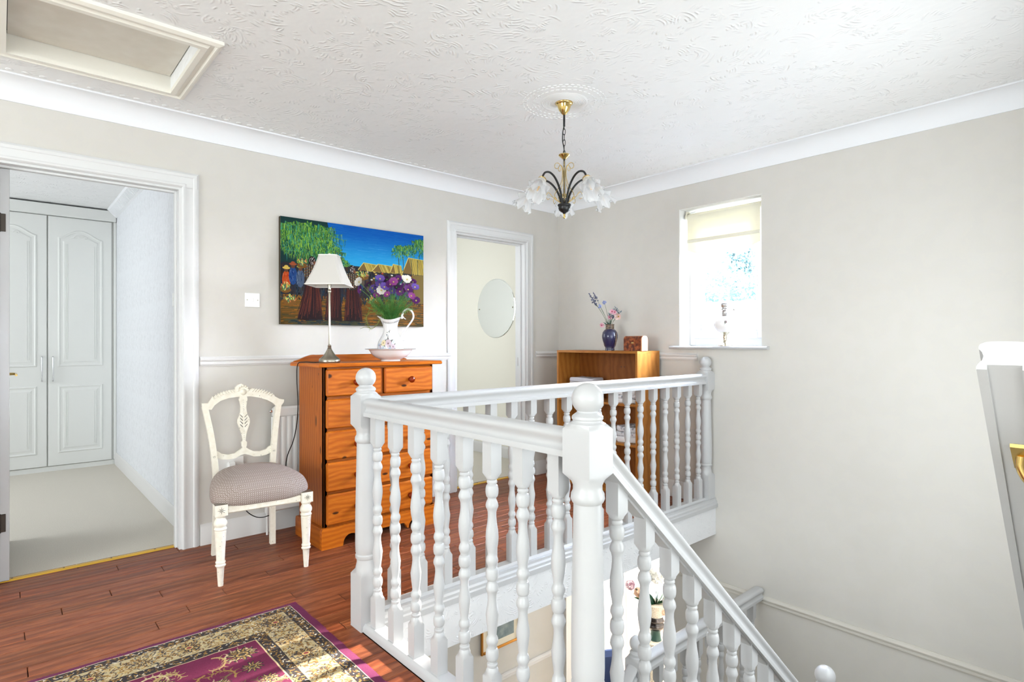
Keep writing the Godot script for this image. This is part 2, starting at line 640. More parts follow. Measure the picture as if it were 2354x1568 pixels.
# ---------------------------------------------------------------- walls, slabs, ceiling
func build_shell() -> void:
	var b := MB.new()
	for s in [[-4.2, -0.04, 0.0, 2.4], [-0.04, 0.772, 2.025, 2.4], [0.772, 2.621, 0.0, 2.4], [2.621, 3.383, 2.01, 2.4], [3.383, XB, 0.0, 2.4]]:
		b.span(Vector3(s[0], s[2], ZA - 0.12), Vector3(s[1], s[3], ZA))
	struct(b, "wall_back", M.wall, "cream long wall with two doorways and a dado rail")
	b = MB.new()
	var W0 := -2.40
	var W1 := -1.782
	for s in [[-5.7, W0, 0.0, 2.4], [W0, W1, 0.0, 1.10], [W0, W1, 2.127, 2.4], [W1, 0.1, 0.0, 2.4], [-2.53, 0.1, -2.75, 0.0], [-5.7, -2.53, -0.34, 0.0], [-5.7, -3.55, -2.75, -0.34]]:
		b.span(Vector3(XB, s[2], s[0]), Vector3(XB + 0.27, s[3], s[1]))
	struct(b, "wall_right", M.wall, "cream stairwell wall with the window")
	b = MB.new()
	b.span(Vector3(1.16, LOW, -0.09), Vector3(XB, 2.4, 0.03))
	struct(b, "wall_stair", M.wall)
	b = MB.new()
	b.span(Vector3(1.16, 0, 0.03), Vector3(1.28, 2.4, 3.3))
	struct(b, "wall_side", M.wall)
	b = MB.new()
	b.span(Vector3(-4.2, 0, 3.2), Vector3(1.28, 2.4, 3.32))
	struct(b, "wall_front", M.wall)
	b = MB.new()
	b.span(Vector3(-2.52, 0, -7.3), Vector3(-2.4, 2.4, -3.76))
	struct(b, "wall_bedroom_left", M.wall_white)
	b = MB.new()
	b.span(Vector3(-4.32, 0, -3.76), Vector3(-4.2, 2.4, 3.32))
	struct(b, "wall_left", M.wall)
	# unseen windows, most added for the fill lights: white frame, unlit net-curtained pane
	pane_window("added_window_2", Vector3(-1.0, 1.45, 3.19), Vector2(2.6, 1.6), Vector3(0, 0, -1))
	pane_window("added_window_3", Vector3(-4.19, 1.45, -1.2), Vector2(1.8, 1.6), Vector3(1, 0, 0))
	pane_window("added_window_4", Vector3(2.45, 1.0, -0.098), Vector2(1.3, 1.5), Vector3(0, 0, -1))
	pane_window("window_5", Vector3(-2.39, 1.5, -5.3), Vector2(1.6, 1.3), Vector3(1, 0, 0))
	pane_window("added_window_6", Vector3(2.03, 1.5, -4.7), Vector2(0.9, 1.2), Vector3(1, 0, 0))
	pane_window("added_window_7", Vector3(-0.99, -1.2, -2.4), Vector2(1.2, 1.6), Vector3(1, 0, 0))
	pane_window("window_8", Vector3(6.49, -1.5, -3.4), Vector2(2.6, 1.7), Vector3(-1, 0, 0))
	# ceiling with the loft hatch opening
	b = MB.new()
	var H := [0.02, 0.633, -3.262, -2.686]
	for s in [[-4.32, H[0], -7.4, 3.32], [H[1], 4.04, -7.4, 3.32], [H[0], H[1], -7.4, H[2]], [H[0], H[1], H[3], 3.32]]:
		b.span(Vector3(s[0], 2.4, s[2]), Vector3(s[1], 2.5, s[3]))
	struct(b, "ceiling", M.artex, "white swirled textured plaster ceiling")

func pane_window(called: String, c: Vector3, size: Vector2, face: Vector3) -> void:
	var o := place(called)
	var ax := Vector3.UP.cross(face).abs()
	var b := MB.new()
	for e in [-0.5, 0.0, 0.5]:
		b.box(c + ax * size.x * e, Vector3(0.05, size.y + 0.05, 0.05), 0.005)
	for e in [-0.5, 0.5]:
		b.box(c + Vector3(0, size.y * e, 0), ax * (size.x + 0.05) + Vector3(0, 0.05, 0) + face.abs() * 0.05, 0.005)
	part(b, "frame", M.upvc, o)
	b = MB.new()
	b.box(c, ax * size.x + Vector3(0, size.y, 0) + face.abs() * 0.012)
	part(b, "window_pane", M.net, o)

func build_floor() -> void:
	var fl := place("floor", "red-brown wood strip flooring of the landing")
	var b := MB.new()
	b.span(Vector3(-4.2, -0.2, -3.76), Vector3(1.158, -0.014, 3.2))
	b.span(Vector3(1.158, -0.2, -3.76), Vector3(XB, -0.014, -2.125))
	part(b, "subfloor", M.gap, fl)
	# boards 83 mm wide and 927 mm long, laid in staggered rows
	var joint := {-1: 0.811, 0: 0.074, 1: 0.481, 2: 0.611, 3: 0.778, 4: 0.074, 5: 0.554, 6: 0.2, 7: 0.383, 8: 0.86, 9: 0.623, 10: 0.07, 11: 0.452, 12: 0.742, 13: 0.3}
	var shared := {}
	for k in range(-16, 14):
		var zc := -2.642 - 0.083 * k
		var x1 := XB if zc < -2.2 else 1.078
		var xs: float = joint[k] if joint.has(k) else fposmod(k * 0.347, 0.927)
		xs -= 0.927 * 2
		while xs < x1:
			var a := maxf(xs, -1.0)
			var e := minf(xs + 0.927, x1)
			xs += 0.927
			if x1 - e < 0.06:
				e = x1
				xs = x1
			if e - a < 0.03:
				continue
			var wide := 0.0
			if absf(zc + 2.227) < 0.03:
				wide = 0.0
			var len_ := snappedf(e - a, 0.001)
			var key := str(len_)
			if not shared.has(key):
				var q := MB.new()
				q.box(Vector3(0, -0.007, 0), Vector3(len_ - 0.0026, 0.014, 0.0820), 0.0018, 0)
				shared[key] = q.mesh()
			var o := meshed(shared[key], "plank", M["board%d" % posmod(k * 7 + int(a * 9.7), 4)], fl)
			o.position = Vector3((a + e) * 0.5, 0, zc + wide)
	# unseen rest of the landing, pale carpet added to bounce light upwards
	b = MB.new()
	b.span(Vector3(-4.2, -0.014, -3.64), Vector3(-1.0, 0, 3.2), 0.0, 0)
	b.span(Vector3(-1.0, -0.014, -1.27), Vector3(1.078, 0, 3.2), 0.0, 0)
	var rest := struct(b, "floor_bounce_carpet", M.carpet, "unseen landing floor, pale carpet added to bounce light upwards")
	rest.position.y = 0.0

# coving, dado rails, skirting, stairwell edge
func build_trim() -> void:
	var cov := PackedVector2Array([Vector2(0, 0), Vector2(0, -0.105), Vector2(0.008, -0.105)])
	for i in 9:
		var a := PI / 2 * i / 8.0
		cov.append(Vector2(0.105 - 0.097 * cos(a), -0.105 + 0.097 * sin(a)))
	cov.append(Vector2(0.105, 0))
	var b := MB.new()
	b.extr(cov, Vector3(-2.4, 2.4, ZA), Vector3(0, 0, 1), Vector3.UP, Vector3(XB + 2.4, 0, 0))
	struct(b, "trim_1", M.coving, "white concave coving above the long wall")
	b = MB.new()
	b.extr(cov, Vector3(XB, 2.4, ZA), Vector3(-1, 0, 0), Vector3.UP, Vector3(0, 0, 3.64 - 0.09))
	struct(b, "trim_2", M.coving, "white concave coving above the window wall")
	b = MB.new()
	b.extr(cov, Vector3(1.16, 2.4, -0.09), Vector3(0, 0, -1), Vector3.UP, Vector3(XB - 1.16, 0, 0))
	struct(b, "trim_3", M.coving)
	var dado := v2([0, 0, 0, 0.054, 0.010, 0.054, 0.012, 0.049, 0.020, 0.045, 0.024, 0.038, 0.022, 0.031, 0.013, 0.026, 0.013, 0.020, 0.016, 0.017, 0.016, 0.009, 0.010, 0.006, 0.008, 0.0])
	for s in [[0.85, 2.577], [3.478, XB]]:
		b = MB.new()
		b.extr(dado, Vector3(s[0], 1.015, ZA), Vector3(0, 0, 1), Vector3.UP, Vector3(s[1] - s[0], 0, 0))
		struct(b, "trim_4", M.satin, "white moulded dado rail on the long wall")
	b = MB.new()
	b.extr(dado, Vector3(XB, 1.015, ZA), Vector3(-1, 0, 0), Vector3.UP, Vector3(0, 0, 3.64 - 2.247))
	struct(b, "trim_5", M.satin, "short white dado rail ending below the window sill")
	b = MB.new()
	b.extr(dado, Vector3(XB, -0.575, -2.53), Vector3(-1, 0, 0), Vector3.UP, Vector3(0, 0, 2.44))
	struct(b, "trim_6", mat(rgb(212, 207, 198), 0.7), "dado rail of the half landing on the stairwell wall")
	var sk := v2([0, 0, 0.016, 0, 0.016, 0.088, 0.012, 0.094, 0.012, 0.101, 0.007, 0.110, 0.004, 0.118, 0, 0.118])
	for s in [[0.85, 2.577], [3.478, XB]]:
		b = MB.new()
		b.extr(sk, Vector3(s[0], 0, ZA), Vector3(0, 0, 1), Vector3.UP, Vector3(s[1] - s[0], 0, 0))
		struct(b, "baseboard_back", M.satin)
	b = MB.new()
	b.extr(sk, Vector3(XB, 0, ZA), Vector3(-1, 0, 0), Vector3.UP, Vector3(0, 0, 3.64 - 2.2))
	struct(b, "baseboard_right", M.satin)
	# edge of the floor round the stairwell: textured apron under a white nosing
	b = MB.new()
	b.span(Vector3(1.158, -0.2, -2.125), Vector3(XB, -0.004, -2.112))
	b.span(Vector3(1.150, -0.2, -2.125), Vector3(1.166, -0.004, -0.97))
	struct(b, "trim_7", M.artex_small, "textured plaster apron of the balcony edge")
	b = MB.new()
	var nose := v2([0, 0, 0.05, 0, 0.05, 0.024, 0.044, 0.030, 0.044, 0.042, 0.036, 0.050, 0.036, 0.062, 0, 0.062])
	b.extr(nose, Vector3(1.158, -0.008, -2.145), Vector3(0, 0, 1), Vector3.UP, Vector3(XB - 1.158, 0, 0))
	struct(b, "trim_8", M.gloss, "white moulded nosing along the balcony edge")

func architrave(called: String, x0: float, x1: float, top: float, w: float, label: String) -> void:
	# opening edges x0..x1 and top; moulding of width w round it, lining behind
	var o := place(called, label)
	var pr := v2([0, 0, w, 0, w, 0.008, w - 0.012, 0.017, w - 0.026, 0.017, w - 0.03, 0.013, 0.022, 0.013, 0.016, 0.017, 0.007, 0.017, 0.002, 0.010, 0, 0.008])
	var r := 0.012
	var b := MB.new()
	# mitred corners: sweep along each side, cut by a slanted end
	b.extr(pr, Vector3(x0 - r, 0, ZA), Vector3(-1, 0, 0), Vector3(0, 0, 1), Vector3(0, top + r + 0.001, 0))
	part(b, "side_moulding", M.frame, o)
	b = MB.new()
	b.extr(pr, Vector3(x1 + r, 0, ZA), Vector3(1, 0, 0), Vector3(0, 0, 1), Vector3(0, top + r + 0.001, 0))
	part(b, "side_moulding", M.frame, o)
	b = MB.new()
	var k := pr.size()
	for i in k:
		var p := pr[i]
		var q := pr[(i + 1) % k]
		var a0 := Vector3(x0 - r - p.x, top + r + p.x, ZA + p.y)
		var a1 := Vector3(x1 + r + p.x, top + r + p.x, ZA + p.y)
		var c0 := Vector3(x0 - r - q.x, top + r + q.x, ZA + q.y)
		var c1 := Vector3(x1 + r + q.x, top + r + q.x, ZA + q.y)
		var d := (q - p).normalized()
		b.face([a0, a1, c1, c0], Vector3(0, d.y, -d.x) if true else Vector3.UP)
	# the corner squares of the two sides
	for e in [[x0 - r, -1.0], [x1 + r, 1.0]]:
		for i in k:
			var p := pr[i]
			var q := pr[(i + 1) % k]
			var a := Vector3(e[0] + e[1] * p.x, top + r, ZA + p.y)
			var a2 := Vector3(e[0] + e[1] * p.x, top + r + p.x, ZA + p.y)
			var c := Vector3(e[0] + e[1] * q.x, top + r, ZA + q.y)
			var c2 := Vector3(e[0] + e[1] * q.x, top + r + q.x, ZA + q.y)
			var d := (q - p).normalized()
			if a.distance_to(a2) + c.distance_to(c2) > 1e-5 and (q - p).length() > 1e-5:
				if p.x < 1e-6:
					b.face([a, c, c2], Vector3(e[1] * d.y, 0, -d.x))
				elif q.x < 1e-6:
					b.face([a, c, a2], Vector3(e[1] * d.y, 0, -d.x))
				else:
					b.face([a, c, c2, a2], Vector3(e[1] * d.y, 0, -d.x))
	part(b, "head_moulding", M.frame, o)
	b = MB.new()
	b.span(Vector3(x0 - 0.025, 0, ZA - 0.12), Vector3(x0, top, ZA))
	b.span(Vector3(x1, 0, ZA - 0.12), Vector3(x1 + 0.025, top, ZA))
	b.span(Vector3(x0 - 0.025, top, ZA - 0.12), Vector3(x1 + 0.025, top + 0.025, ZA - 0.0005))
	# stop beads
	b.span(Vector3(x0, 0, ZA - 0.075), Vector3(x0 + 0.012, top, ZA - 0.045), 0.002)
	b.span(Vector3(x1 - 0.012, 0, ZA - 0.075), Vector3(x1, top, ZA - 0.045), 0.002)
	b.span(Vector3(x0 + 0.012, top - 0.012, ZA - 0.0745), Vector3(x1 - 0.012, top, ZA - 0.0455), 0.002)
	part(b, "lining", M.frame, o)

func build_openings() -> void:
	architrave("door_1", -0.015, 0.747, 2.0, 0.086, "white moulded frame of the bedroom doorway")
	architrave("door_2", 2.646, 3.358, 1.985, 0.082, "white moulded frame of the doorway with a round mirror beyond")
	# brass threshold strips
	for s in [[-0.015, 0.747, "brass threshold strip in the bedroom doorway"], [2.646, 3.358, "brass threshold strip in the far doorway"]]:
		var t := thing("threshold_strip", s[2], "strip", Vector3(s[0], 0, -3.742))
		var b := MB.new()
		b.extr(v2([0, 0, 0.04, 0, 0.037, 0.004, 0.026, 0.0065, 0.014, 0.0065, 0.003, 0.004]), Vector3.ZERO, Vector3(0, 0, 1), Vector3.UP, Vector3(s[1] - s[0], 0, 0))
		part(b, "strip", M.gold_strip, t)
		for k in 4:
			b = MB.new()
			b.lathe([Vector2(0.0045, 0.0), Vector2(0.0045, 0.0012), Vector2(0.0, 0.0012)], 10, Transform3D(Basis(), Vector3(0.06 + k * 0.2, 0.006, 0.02)))
			part(b, "screw", M.hinge, t)
	# latch keep in the far jamb
	var kp := thing("strike_plate", "small dark latch plate in the far door jamb", "latch", Vector3(3.357, 0.98, -3.715))
	var b2 := MB.new()
	b2.box(Vector3(-0.001, 0, 0), Vector3(0.003, 0.075, 0.024), 0.001)
	part(b2, "plate", M.hinge, kp)
	b2 = MB.new()
	b2.box(Vector3(-0.004, 0.0, 0), Vector3(0.006, 0.02, 0.014), 0.002)
	part(b2, "lip", M.hinge, kp)
	# bedroom door, folded back into the bedroom
	var d := thing("open_door", "white door folded open inside the bedroom doorway", "door", Vector3(0.0, 0.006, -3.70))
	var b := MB.new()
	b.span(Vector3(0.0, 0, -0.745), Vector3(0.036, 1.98, 0), 0.002)
	part(b, "leaf", M.gloss, d)
	for y in [0.28, 1.72]:
		b = MB.new()
		b.box(Vector3(0.012, y, 0.002), Vector3(0.02, 0.085, 0.006), 0.001)
		b.lathe([Vector2(0.0045, -0.045), Vector2(0.0045, 0.045), Vector2(0, 0.045)], 10, Transform3D(Basis(), Vector3(0.0, y, 0.006)))
		part(b, "hinge", M.hinge, d)
	b = MB.new()
	b.tube([Vector3(0.036, 0.965, -0.69), Vector3(0.062, 0.965, -0.69), Vector3(0.07, 0.965, -0.68), Vector3(0.07, 0.962, -0.58)], 0.008, 0.006, 10)
	b.box(Vector3(0.038, 0.95, -0.69), Vector3(0.005, 0.13, 0.036), 0.002)
	part(b, "handle", M.brass, d)

# ---------------------------------------------------------------- window, blind, view
func build_window() -> void:
	var o := place("window_1", "white plastic casement window in a deep plastered reveal")
	var z0 := -2.40
	var z1 := -1.782
	var y0 := 1.12
	var y1 := 2.127
	var b := MB.new()
	# reveal linings, slightly proud of the wall structure
	b.span(Vector3(XB + 0.001, y0, z0 - 0.001), Vector3(XB + 0.27, y1, z0 + 0.002))
	b.span(Vector3(XB + 0.001, y0, z1 - 0.002), Vector3(XB + 0.27, y1, z1 + 0.001))
	b.span(Vector3(XB + 0.001, y1 - 0.002, z0), Vector3(XB + 0.27, y1 + 0.001, z1))
	part(b, "reveal", M.wall_white, o)
	var x := XB + 0.14
	b = MB.new()
	var f := 0.05
	b.span(Vector3(x, y0, z0), Vector3(x + 0.065, y1, z0 + f), 0.006)
	b.span(Vector3(x, y0, z1 - f), Vector3(x + 0.065, y1, z1), 0.006)
	b.span(Vector3(x, y0, z0 + f), Vector3(x + 0.065, y0 + 0.055, z1 - f), 0.003)
	b.span(Vector3(x, y1 - f, z0 + f), Vector3(x + 0.065, y1, z1 - f), 0.003)
	part(b, "outer_frame", M.upvc, o)
	b = MB.new()
	var s := 0.055
	var xs := x - 0.012
	var a0 := z0 + f - 0.012
	var a1 := z1 - f + 0.012
	var c0 := y0 + 0.05
	var c1 := y1 - f + 0.012
	b.span(Vector3(xs, c0, a0), Vector3(xs + 0.06, c1, a0 + s), 0.007)
	b.span(Vector3(xs, c0, a1 - s), Vector3(xs + 0.06, c1, a1), 0.007)
	b.span(Vector3(xs, c0, a0 + s), Vector3(xs + 0.06, c0 + s, a1 - s), 0.004)
	b.span(Vector3(xs, c1 - s, a0 + s), Vector3(xs + 0.06, c1, a1 - s), 0.004)
	# glazing bead
	b.span(Vector3(xs + 0.008, c0 + s, a0 + s), Vector3(xs + 0.05, c1 - s, a0 + s + 0.012), 0.004)
	b.span(Vector3(xs + 0.009, c0 + s, a0 + s + 0.012), Vector3(xs + 0.049, c0 + s + 0.012, a1 - s - 0.012), 0.004)
	b.span(Vector3(xs + 0.008, c0 + s, a1 - s - 0.012), Vector3(xs + 0.05, c1 - s, a1 - s), 0.004)
	part(b, "casement", M.upvc, o)
	b = MB.new()
	b.span(Vector3(xs + 0.026, c0 + s, a0 + s), Vector3(xs + 0.030, c1 - s, a1 - s))
	part(b, "pane", M.glass, o)
	# handle on the left stile
	b = MB.new()
	var hz := a0 + 0.022
	b.box(Vector3(xs - 0.006, 1.60, hz), Vector3(0.014, 0.07, 0.026), 0.005)
	b.tube(spline([Vector3(xs - 0.014, 1.59, hz), Vector3(xs - 0.03, 1.585, hz), Vector3(xs - 0.034, 1.57, hz - 0.006), Vector3(xs - 0.036, 1.52, hz - 0.014), Vector3(xs - 0.034, 1.475, hz - 0.018)]), 0.008, 0.006, 10)
	part(b, "handle", M.upvc, o)
	# sill board
	b = MB.new()
	b.extr(v2([0, 0, 0.225, 0, 0.232, 0.008, 0.232, 0.014, 0.225, 0.022, 0, 0.022]), Vector3(XB + 0.19, 1.098, -2.465), Vector3(-1, 0, 0), Vector3.UP, Vector3(0, 0, 0.735))
	part(b, "sill", M.gloss, o)
	# roller blind with a wavy hem
	var bl := thing("roller_blind", "cream roller blind with wavy hem in the window", "blind", Vector3(XB + 0.075, 2.075, -2.09))
	var cloth := mat(rgb(246, 242, 224), 0.8)
	cloth.backlight_enabled = true
	cloth.backlight = rgb(150, 146, 132)
	b = MB.new()
	b.lathe([Vector2(0, -0.275), Vector2(0.022, -0.275), Vector2(0.022, 0.275), Vector2(0, 0.275)], 20, Transform3D(Basis(Vector3.RIGHT, PI / 2), Vector3.ZERO), 0.5)
	part(b, "roll", cloth, bl)
	b = MB.new()
	var outline := PackedVector2Array([Vector2(-0.275, 0.0)])
	var hem := []
	for i in 41:
		var z := -0.275 + 0.55 * i / 40.0
		# shallow scallops between small points
		var ph := fposmod((z + 0.275) / 0.183, 1.0)
		hem.append(Vector2(z, -0.262 - 0.022 * sin(ph * PI) * 1.0 + 0.012 * absf(cos(ph * PI))))
	for h in hem:
		outline.append(h)
	outline.append(Vector2(0.275, 0.0))
	b.extr(outline, Vector3(-0.021, 0, 0), Vector3(0, 0, 1), Vector3.UP, Vector3(-0.0012, 0, 0))
	part(b, "cloth", cloth, bl)
	b = MB.new()
	b.box(Vector3(-0.026, -0.185, 0), Vector3(0.008, 0.026, 0.552), 0.003)
	part(b, "hem_bar", mat(rgb(236, 232, 214), 0.7), bl)
	for e in [-1.0, 1.0]:
		b = MB.new()
		b.box(Vector3(0.004, 0.012, e * 0.284), Vector3(0.05, 0.06, 0.012), 0.005)
		b.lathe([Vector2(0, -0.006), Vector2(0.026, -0.006), Vector2(0.026, 0.006), Vector2(0, 0.006)], 18, Transform3D(Basis(Vector3.RIGHT, PI / 2), Vector3(-0.004, 0, e * 0.284)), 0.5)
		part(b, "bracket", mat(rgb(232, 226, 206), 0.4), bl)
	b = MB.new()
	for k in 40:
		b.ball(Vector3(-0.02 - 0.004 * sin(k * 0.15), -0.03 - k * 0.0085, -0.285), 0.0028, 8)
	part(b, "bead_chain", M.plastic, bl)
	# painted glass ornament on the sill
	var t := thing("oil_lamp", "small painted glass oil lamp on a metal foot on window sill", "ornament", Vector3(3.80, 1.12, -2.056))
	b = MB.new()
	b.lathe([Vector2(0, 0), Vector2(0.05, 0), Vector2(0.05, 0.006), Vector2(0.042, 0.012), Vector2(0.026, 0.018), Vector2(0.018, 0.024), Vector2(0.012, 0.036), Vector2(0.011, 0.05), Vector2(0.015, 0.06), Vector2(0.012, 0.07), Vector2(0.018, 0.082), Vector2(0.032, 0.093), Vector2(0.036, 0.1), Vector2(0, 0.1)], 28)
	part(b, "foot", mat(rgb(190, 180, 160), 0.25, 0.9), t)
	b = MB.new()
	var pr := []
	for i in 17:
		var a := PI * (0.14 + 0.74 * i / 16.0)
		pr.append(Vector2(0.075 * sin(a), 0.152 - 0.062 * cos(a)))
	b.lathe(pr, 36, Transform3D.IDENTITY, 2.0)
	var opal := mat(Color.WHITE, 0.18)
	opal.albedo_texture = tex(flower_print(256, 96, rgb(246, 242, 242), 5, [[rgb(196, 120, 130), rgb(140, 60, 80)], [rgb(190, 150, 160), rgb(110, 120, 110)]], 31, 0.75))
	part(b, "glass_body", opal, t)
	b = MB.new()
	b.lathe([Vector2(0.03, 0.2), Vector2(0.034, 0.208), Vector2(0.024, 0.216), Vector2(0.022, 0.24), Vector2(0.026, 0.246), Vector2(0.042, 0.25), Vector2(0.042, 0.256), Vector2(0.026, 0.262), Vector2(0.024, 0.27), Vector2(0.03, 0.278), Vector2(0.032, 0.29), Vector2(0.026, 0.3), Vector2(0.018, 0.306), Vector2(0, 0.306)], 24)
	part(b, "burner", mat(rgb(196, 192, 190), 0.25, 0.9), t)
	b = MB.new()
	b.tube([Vector3(0, 0.252, 0.035), Vector3(0, 0.252, 0.062)], 0.003, 0.003, 8)
	b.ball(Vector3(0, 0.252, 0.066), 0.009, 12, 1.0)
	part(b, "wick_knob", mat(rgb(196, 192, 190), 0.25, 0.9), t)

func build_outside() -> void:
	# tiled roof of the extension below the window
	var r := place("roof", "pale tiled roof of the extension outside the window")
	var tile := MB.new()
	tile.box(Vector3(0, 0, 0), Vector3(0.27, 0.022, 0.30), 0.008)
	tile.tube([Vector3(-0.135, 0.008, 0.13), Vector3(0.135, 0.008, 0.13)], 0.022, 0.022, 8)
	var tm := tile.mesh()
	var ms := [mat(rgb(76, 78, 80), 0.9), mat(rgb(82, 84, 86), 0.9), mat(rgb(70, 72, 74), 0.9)]
	for m in ms:
		m.metallic_specular = 0.0
	var sub := MB.new()
	sub.face([Vector3(4.06, 0.86, -6.5), Vector3(7.3, 1.66, -6.5), Vector3(7.3, 1.66, 1.0), Vector3(4.06, 0.86, 1.0)], Vector3.UP)
	sub.face([Vector3(7.3, 1.66, -6.5), Vector3(9.0, 1.0, -6.5), Vector3(9.0, 1.0, 1.0), Vector3(7.3, 1.66, 1.0)], Vector3.UP)
	part(sub, "decking", ms[0], r)
	for i in 13:
		for j in 14:
			var o := meshed(tm, "tile", ms[(i * 5 + j * 3 + i * j) % 3], r)
			o.position = Vector3(4.2 + i * 0.245, 0.925 + i * 0.0605, -4.6 + j * 0.292)
			o.rotation.z = atan2(0.8, 3.24) - 0.06
	# garden trees beyond it
	var leaf := mat(rgb(40, 54, 56), 0.9)
	leaf.metallic_specular = 0.0
	leaf.backlight_enabled = true
	leaf.backlight = rgb(20, 28, 28)
	var bark := mat(rgb(110, 104, 96), 0.9)
	var spots := [[13.0, -7.25, 0.9, 0.5, "slender feathery tree", 2.45], [14.0, -7.15, 0.5, 0.3, "small feathery tree", 3.15], [16.0, -8.0, 1.2, 0.7, "bushy round tree", 2.75], [12.0, -5.95, 0.7, 0.45, "low bushy tree", 2.1]]
	for s in spots:
		var t := thing("garden_tree", "pale %s beyond the roof outside the window" % s[4], "tree", Vector3(s[0], -2.7, s[1]))
		var b := MB.new()
		b.tube([Vector3(0, 0, 0), Vector3(0.1, 2.6, 0.0), Vector3(0.0, 2.7 + s[5], 0.1)], 0.12, 0.03, 8)
		part(b, "trunk", bark, t)
		b = MB.new()
		for k in 900:
			var cl = Vector3(sin(k % 9 * 2.4) * 0.75 * s[3], ((k % 9) / 8.0 - 0.5) * s[2], cos(k % 9 * 2.4) * 0.75 * s[3])
			var d = Vector3(rng.randfn(), rng.randfn(), rng.randfn()) * 0.26 * s[3]
			var p = cl + d + Vector3(0, 2.7 + s[5], 0)
			var u := Vector3(rng.randfn(), rng.randfn(), rng.randfn()).normalized()
			var w := u.cross(Vector3(rng.randfn(), rng.randfn(), rng.randfn())).normalized()
			b.face([p - u * 0.07, p + w * 0.03, p + u * 0.07, p - w * 0.03], u.cross(w))
		part(b, "foliage", leaf, t).set_meta("kind", "stuff")
	var g := MB.new()
	g.span(Vector3(4.1, -2.9, -30), Vector3(60, -2.7, 30))
	struct(g, "ground", mat(rgb(120, 130, 100), 0.95))

# ---------------------------------------------------------------- hatch, plaster rose, plaster dabs
func build_ceiling_details() -> void:
	var h := thing("loft_hatch", "cream loft hatch with moulded frame in the ceiling", "hatch", Vector3(0, 2.4, 0))
	var cream := mat(rgb(238, 234, 224), 0.45)
	var dull := mat(Color.WHITE, 0.7)
	dull.albedo_texture = tex(speckle_image(256, rgb(222, 216, 204), rgb(232, 228, 218), 0.02, 8))
	dull.uv1_scale = Vector3.ONE * 1.5
	var x0 := 0.02
	var x1 := 0.633
	var z0 := -3.262
	var z1 := -2.686
	var ox0 := -0.055
	var ox1 := 0.703
	var oz0 := -3.325
	var oz1 := -2.604
	var steps := [[1.0, 0.0], [1.0, -0.013], [0.80, -0.020], [0.72, -0.020], [0.62, -0.011], [0.42, -0.011], [0.30, -0.020], [0.0, -0.020], [0.0, 0.075]]
	var sides := []
	for s in steps:
		sides.append([Vector3(lerpf(x0, ox0, s[0]), s[1], lerpf(z0, oz0, s[0])), Vector3(lerpf(x1, ox1, s[0]), s[1], lerpf(z0, oz0, s[0])), Vector3(lerpf(x1, ox1, s[0]), s[1], lerpf(z1, oz1, s[0])), Vector3(lerpf(x0, ox0, s[0]), s[1], lerpf(z1, oz1, s[0]))])
	for e in 4:
		var b := MB.new()
		for i in steps.size() - 1:
			var a: Vector3 = sides[i][e]
			var c: Vector3 = sides[i][(e + 1) % 4]
			var d: Vector3 = sides[i + 1][(e + 1) % 4]
			var f: Vector3 = sides[i + 1][e]
			var mid := Vector3((x0 + x1) / 2, 0.02, (z0 + z1) / 2)
			var nn := (c - a).cross(f - a)
			var want := Vector3(0, -1, 0)
			if i == 0:
				want = (a + c) / 2 - mid
				want.y = 0
			elif i == steps.size() - 2:
				want = mid - (a + c) / 2
				want.y = 0
			b.face([a, c, d, f], want if absf(nn.normalized().dot(want.normalized())) > 0.05 else Vector3.DOWN)
		part(b, "frame_moulding", cream, h)
	var b2 := MB.new()
	b2.span(Vector3(x0 + 0.004, 0.062, z0 + 0.004), Vector3(x1 - 0.004, 0.074, z1 - 0.004))
	var pn := part(b2, "panel", dull, h)
	pn.rotation.x = 0.0
	b2 = MB.new()
	b2.span(Vector3(x0 - 0.05, 0.076, z0 - 0.05), Vector3(x1 + 0.05, 0.098, z1 + 0.05))
	part(b2, "backing", M.black, h)
	# plaster rose: combed rings round the light fitting
	var rose := MB.new()
	var pr := []
	for i in 70:
		var rr := 0.045 + 0.075 * i / 69.0
		pr.append(Vector2(rr, -0.0018 - 0.0022 * maxf(0.0, sin(i * 0.82))))
	pr.append(Vector2(0.123, 0.0))
	rose.lathe(pr, 64, Transform3D(Basis(), Vector3(2.21, 2.4, -2.09)), 2.0)
	for q in [[0.150, 34], [0.185, 42], [0.205, 46]]:
		for k in q[1]:
			var a: float = TAU * k / q[1]
			var c := Vector3(2.21 + cos(a) * q[0], 2.4, -2.09 + sin(a) * q[0])
			var pts := []
			for j in 7:
				var w: float = -0.9 + 1.8 * j / 6.0
				pts.append(c + Vector3(cos(a + w * 0.9), 0, sin(a + w * 0.9)) * 0.011 + Vector3(0, -0.0012 * (1.0 - w * w), 0))
			rose.tube(pts, 0.0022, 0.0022, 5)
	var ro := part(rose, "plaster_rose", mat(rgb(242, 242, 242), 0.8), self)
	tag(ro, "combed white plaster rings round the chandelier's ceiling cup", "ceiling rose")
	# row of plaster dabs beside the coving
	var dabs := MB.new()
	var x := -0.9
	while x < 3.6:
		dabs.ball(Vector3(x + rng.randf_range(-0.006, 0.006), 2.4005, ZA + 0.135), 0.017, 8, 0.22)
		x += 0.062
	var z := -3.45
	while z < -0.15:
		dabs.ball(Vector3(XB - 0.135, 2.4005, z + rng.randf_range(-0.006, 0.006)), 0.017, 8, 0.22)
		z += 0.062
	var dd := struct(dabs, "trim_9", mat(rgb(240, 240, 240), 0.8), "row of small plaster dabs along the ceiling edge")
	dd.set_meta("kind", "structure")

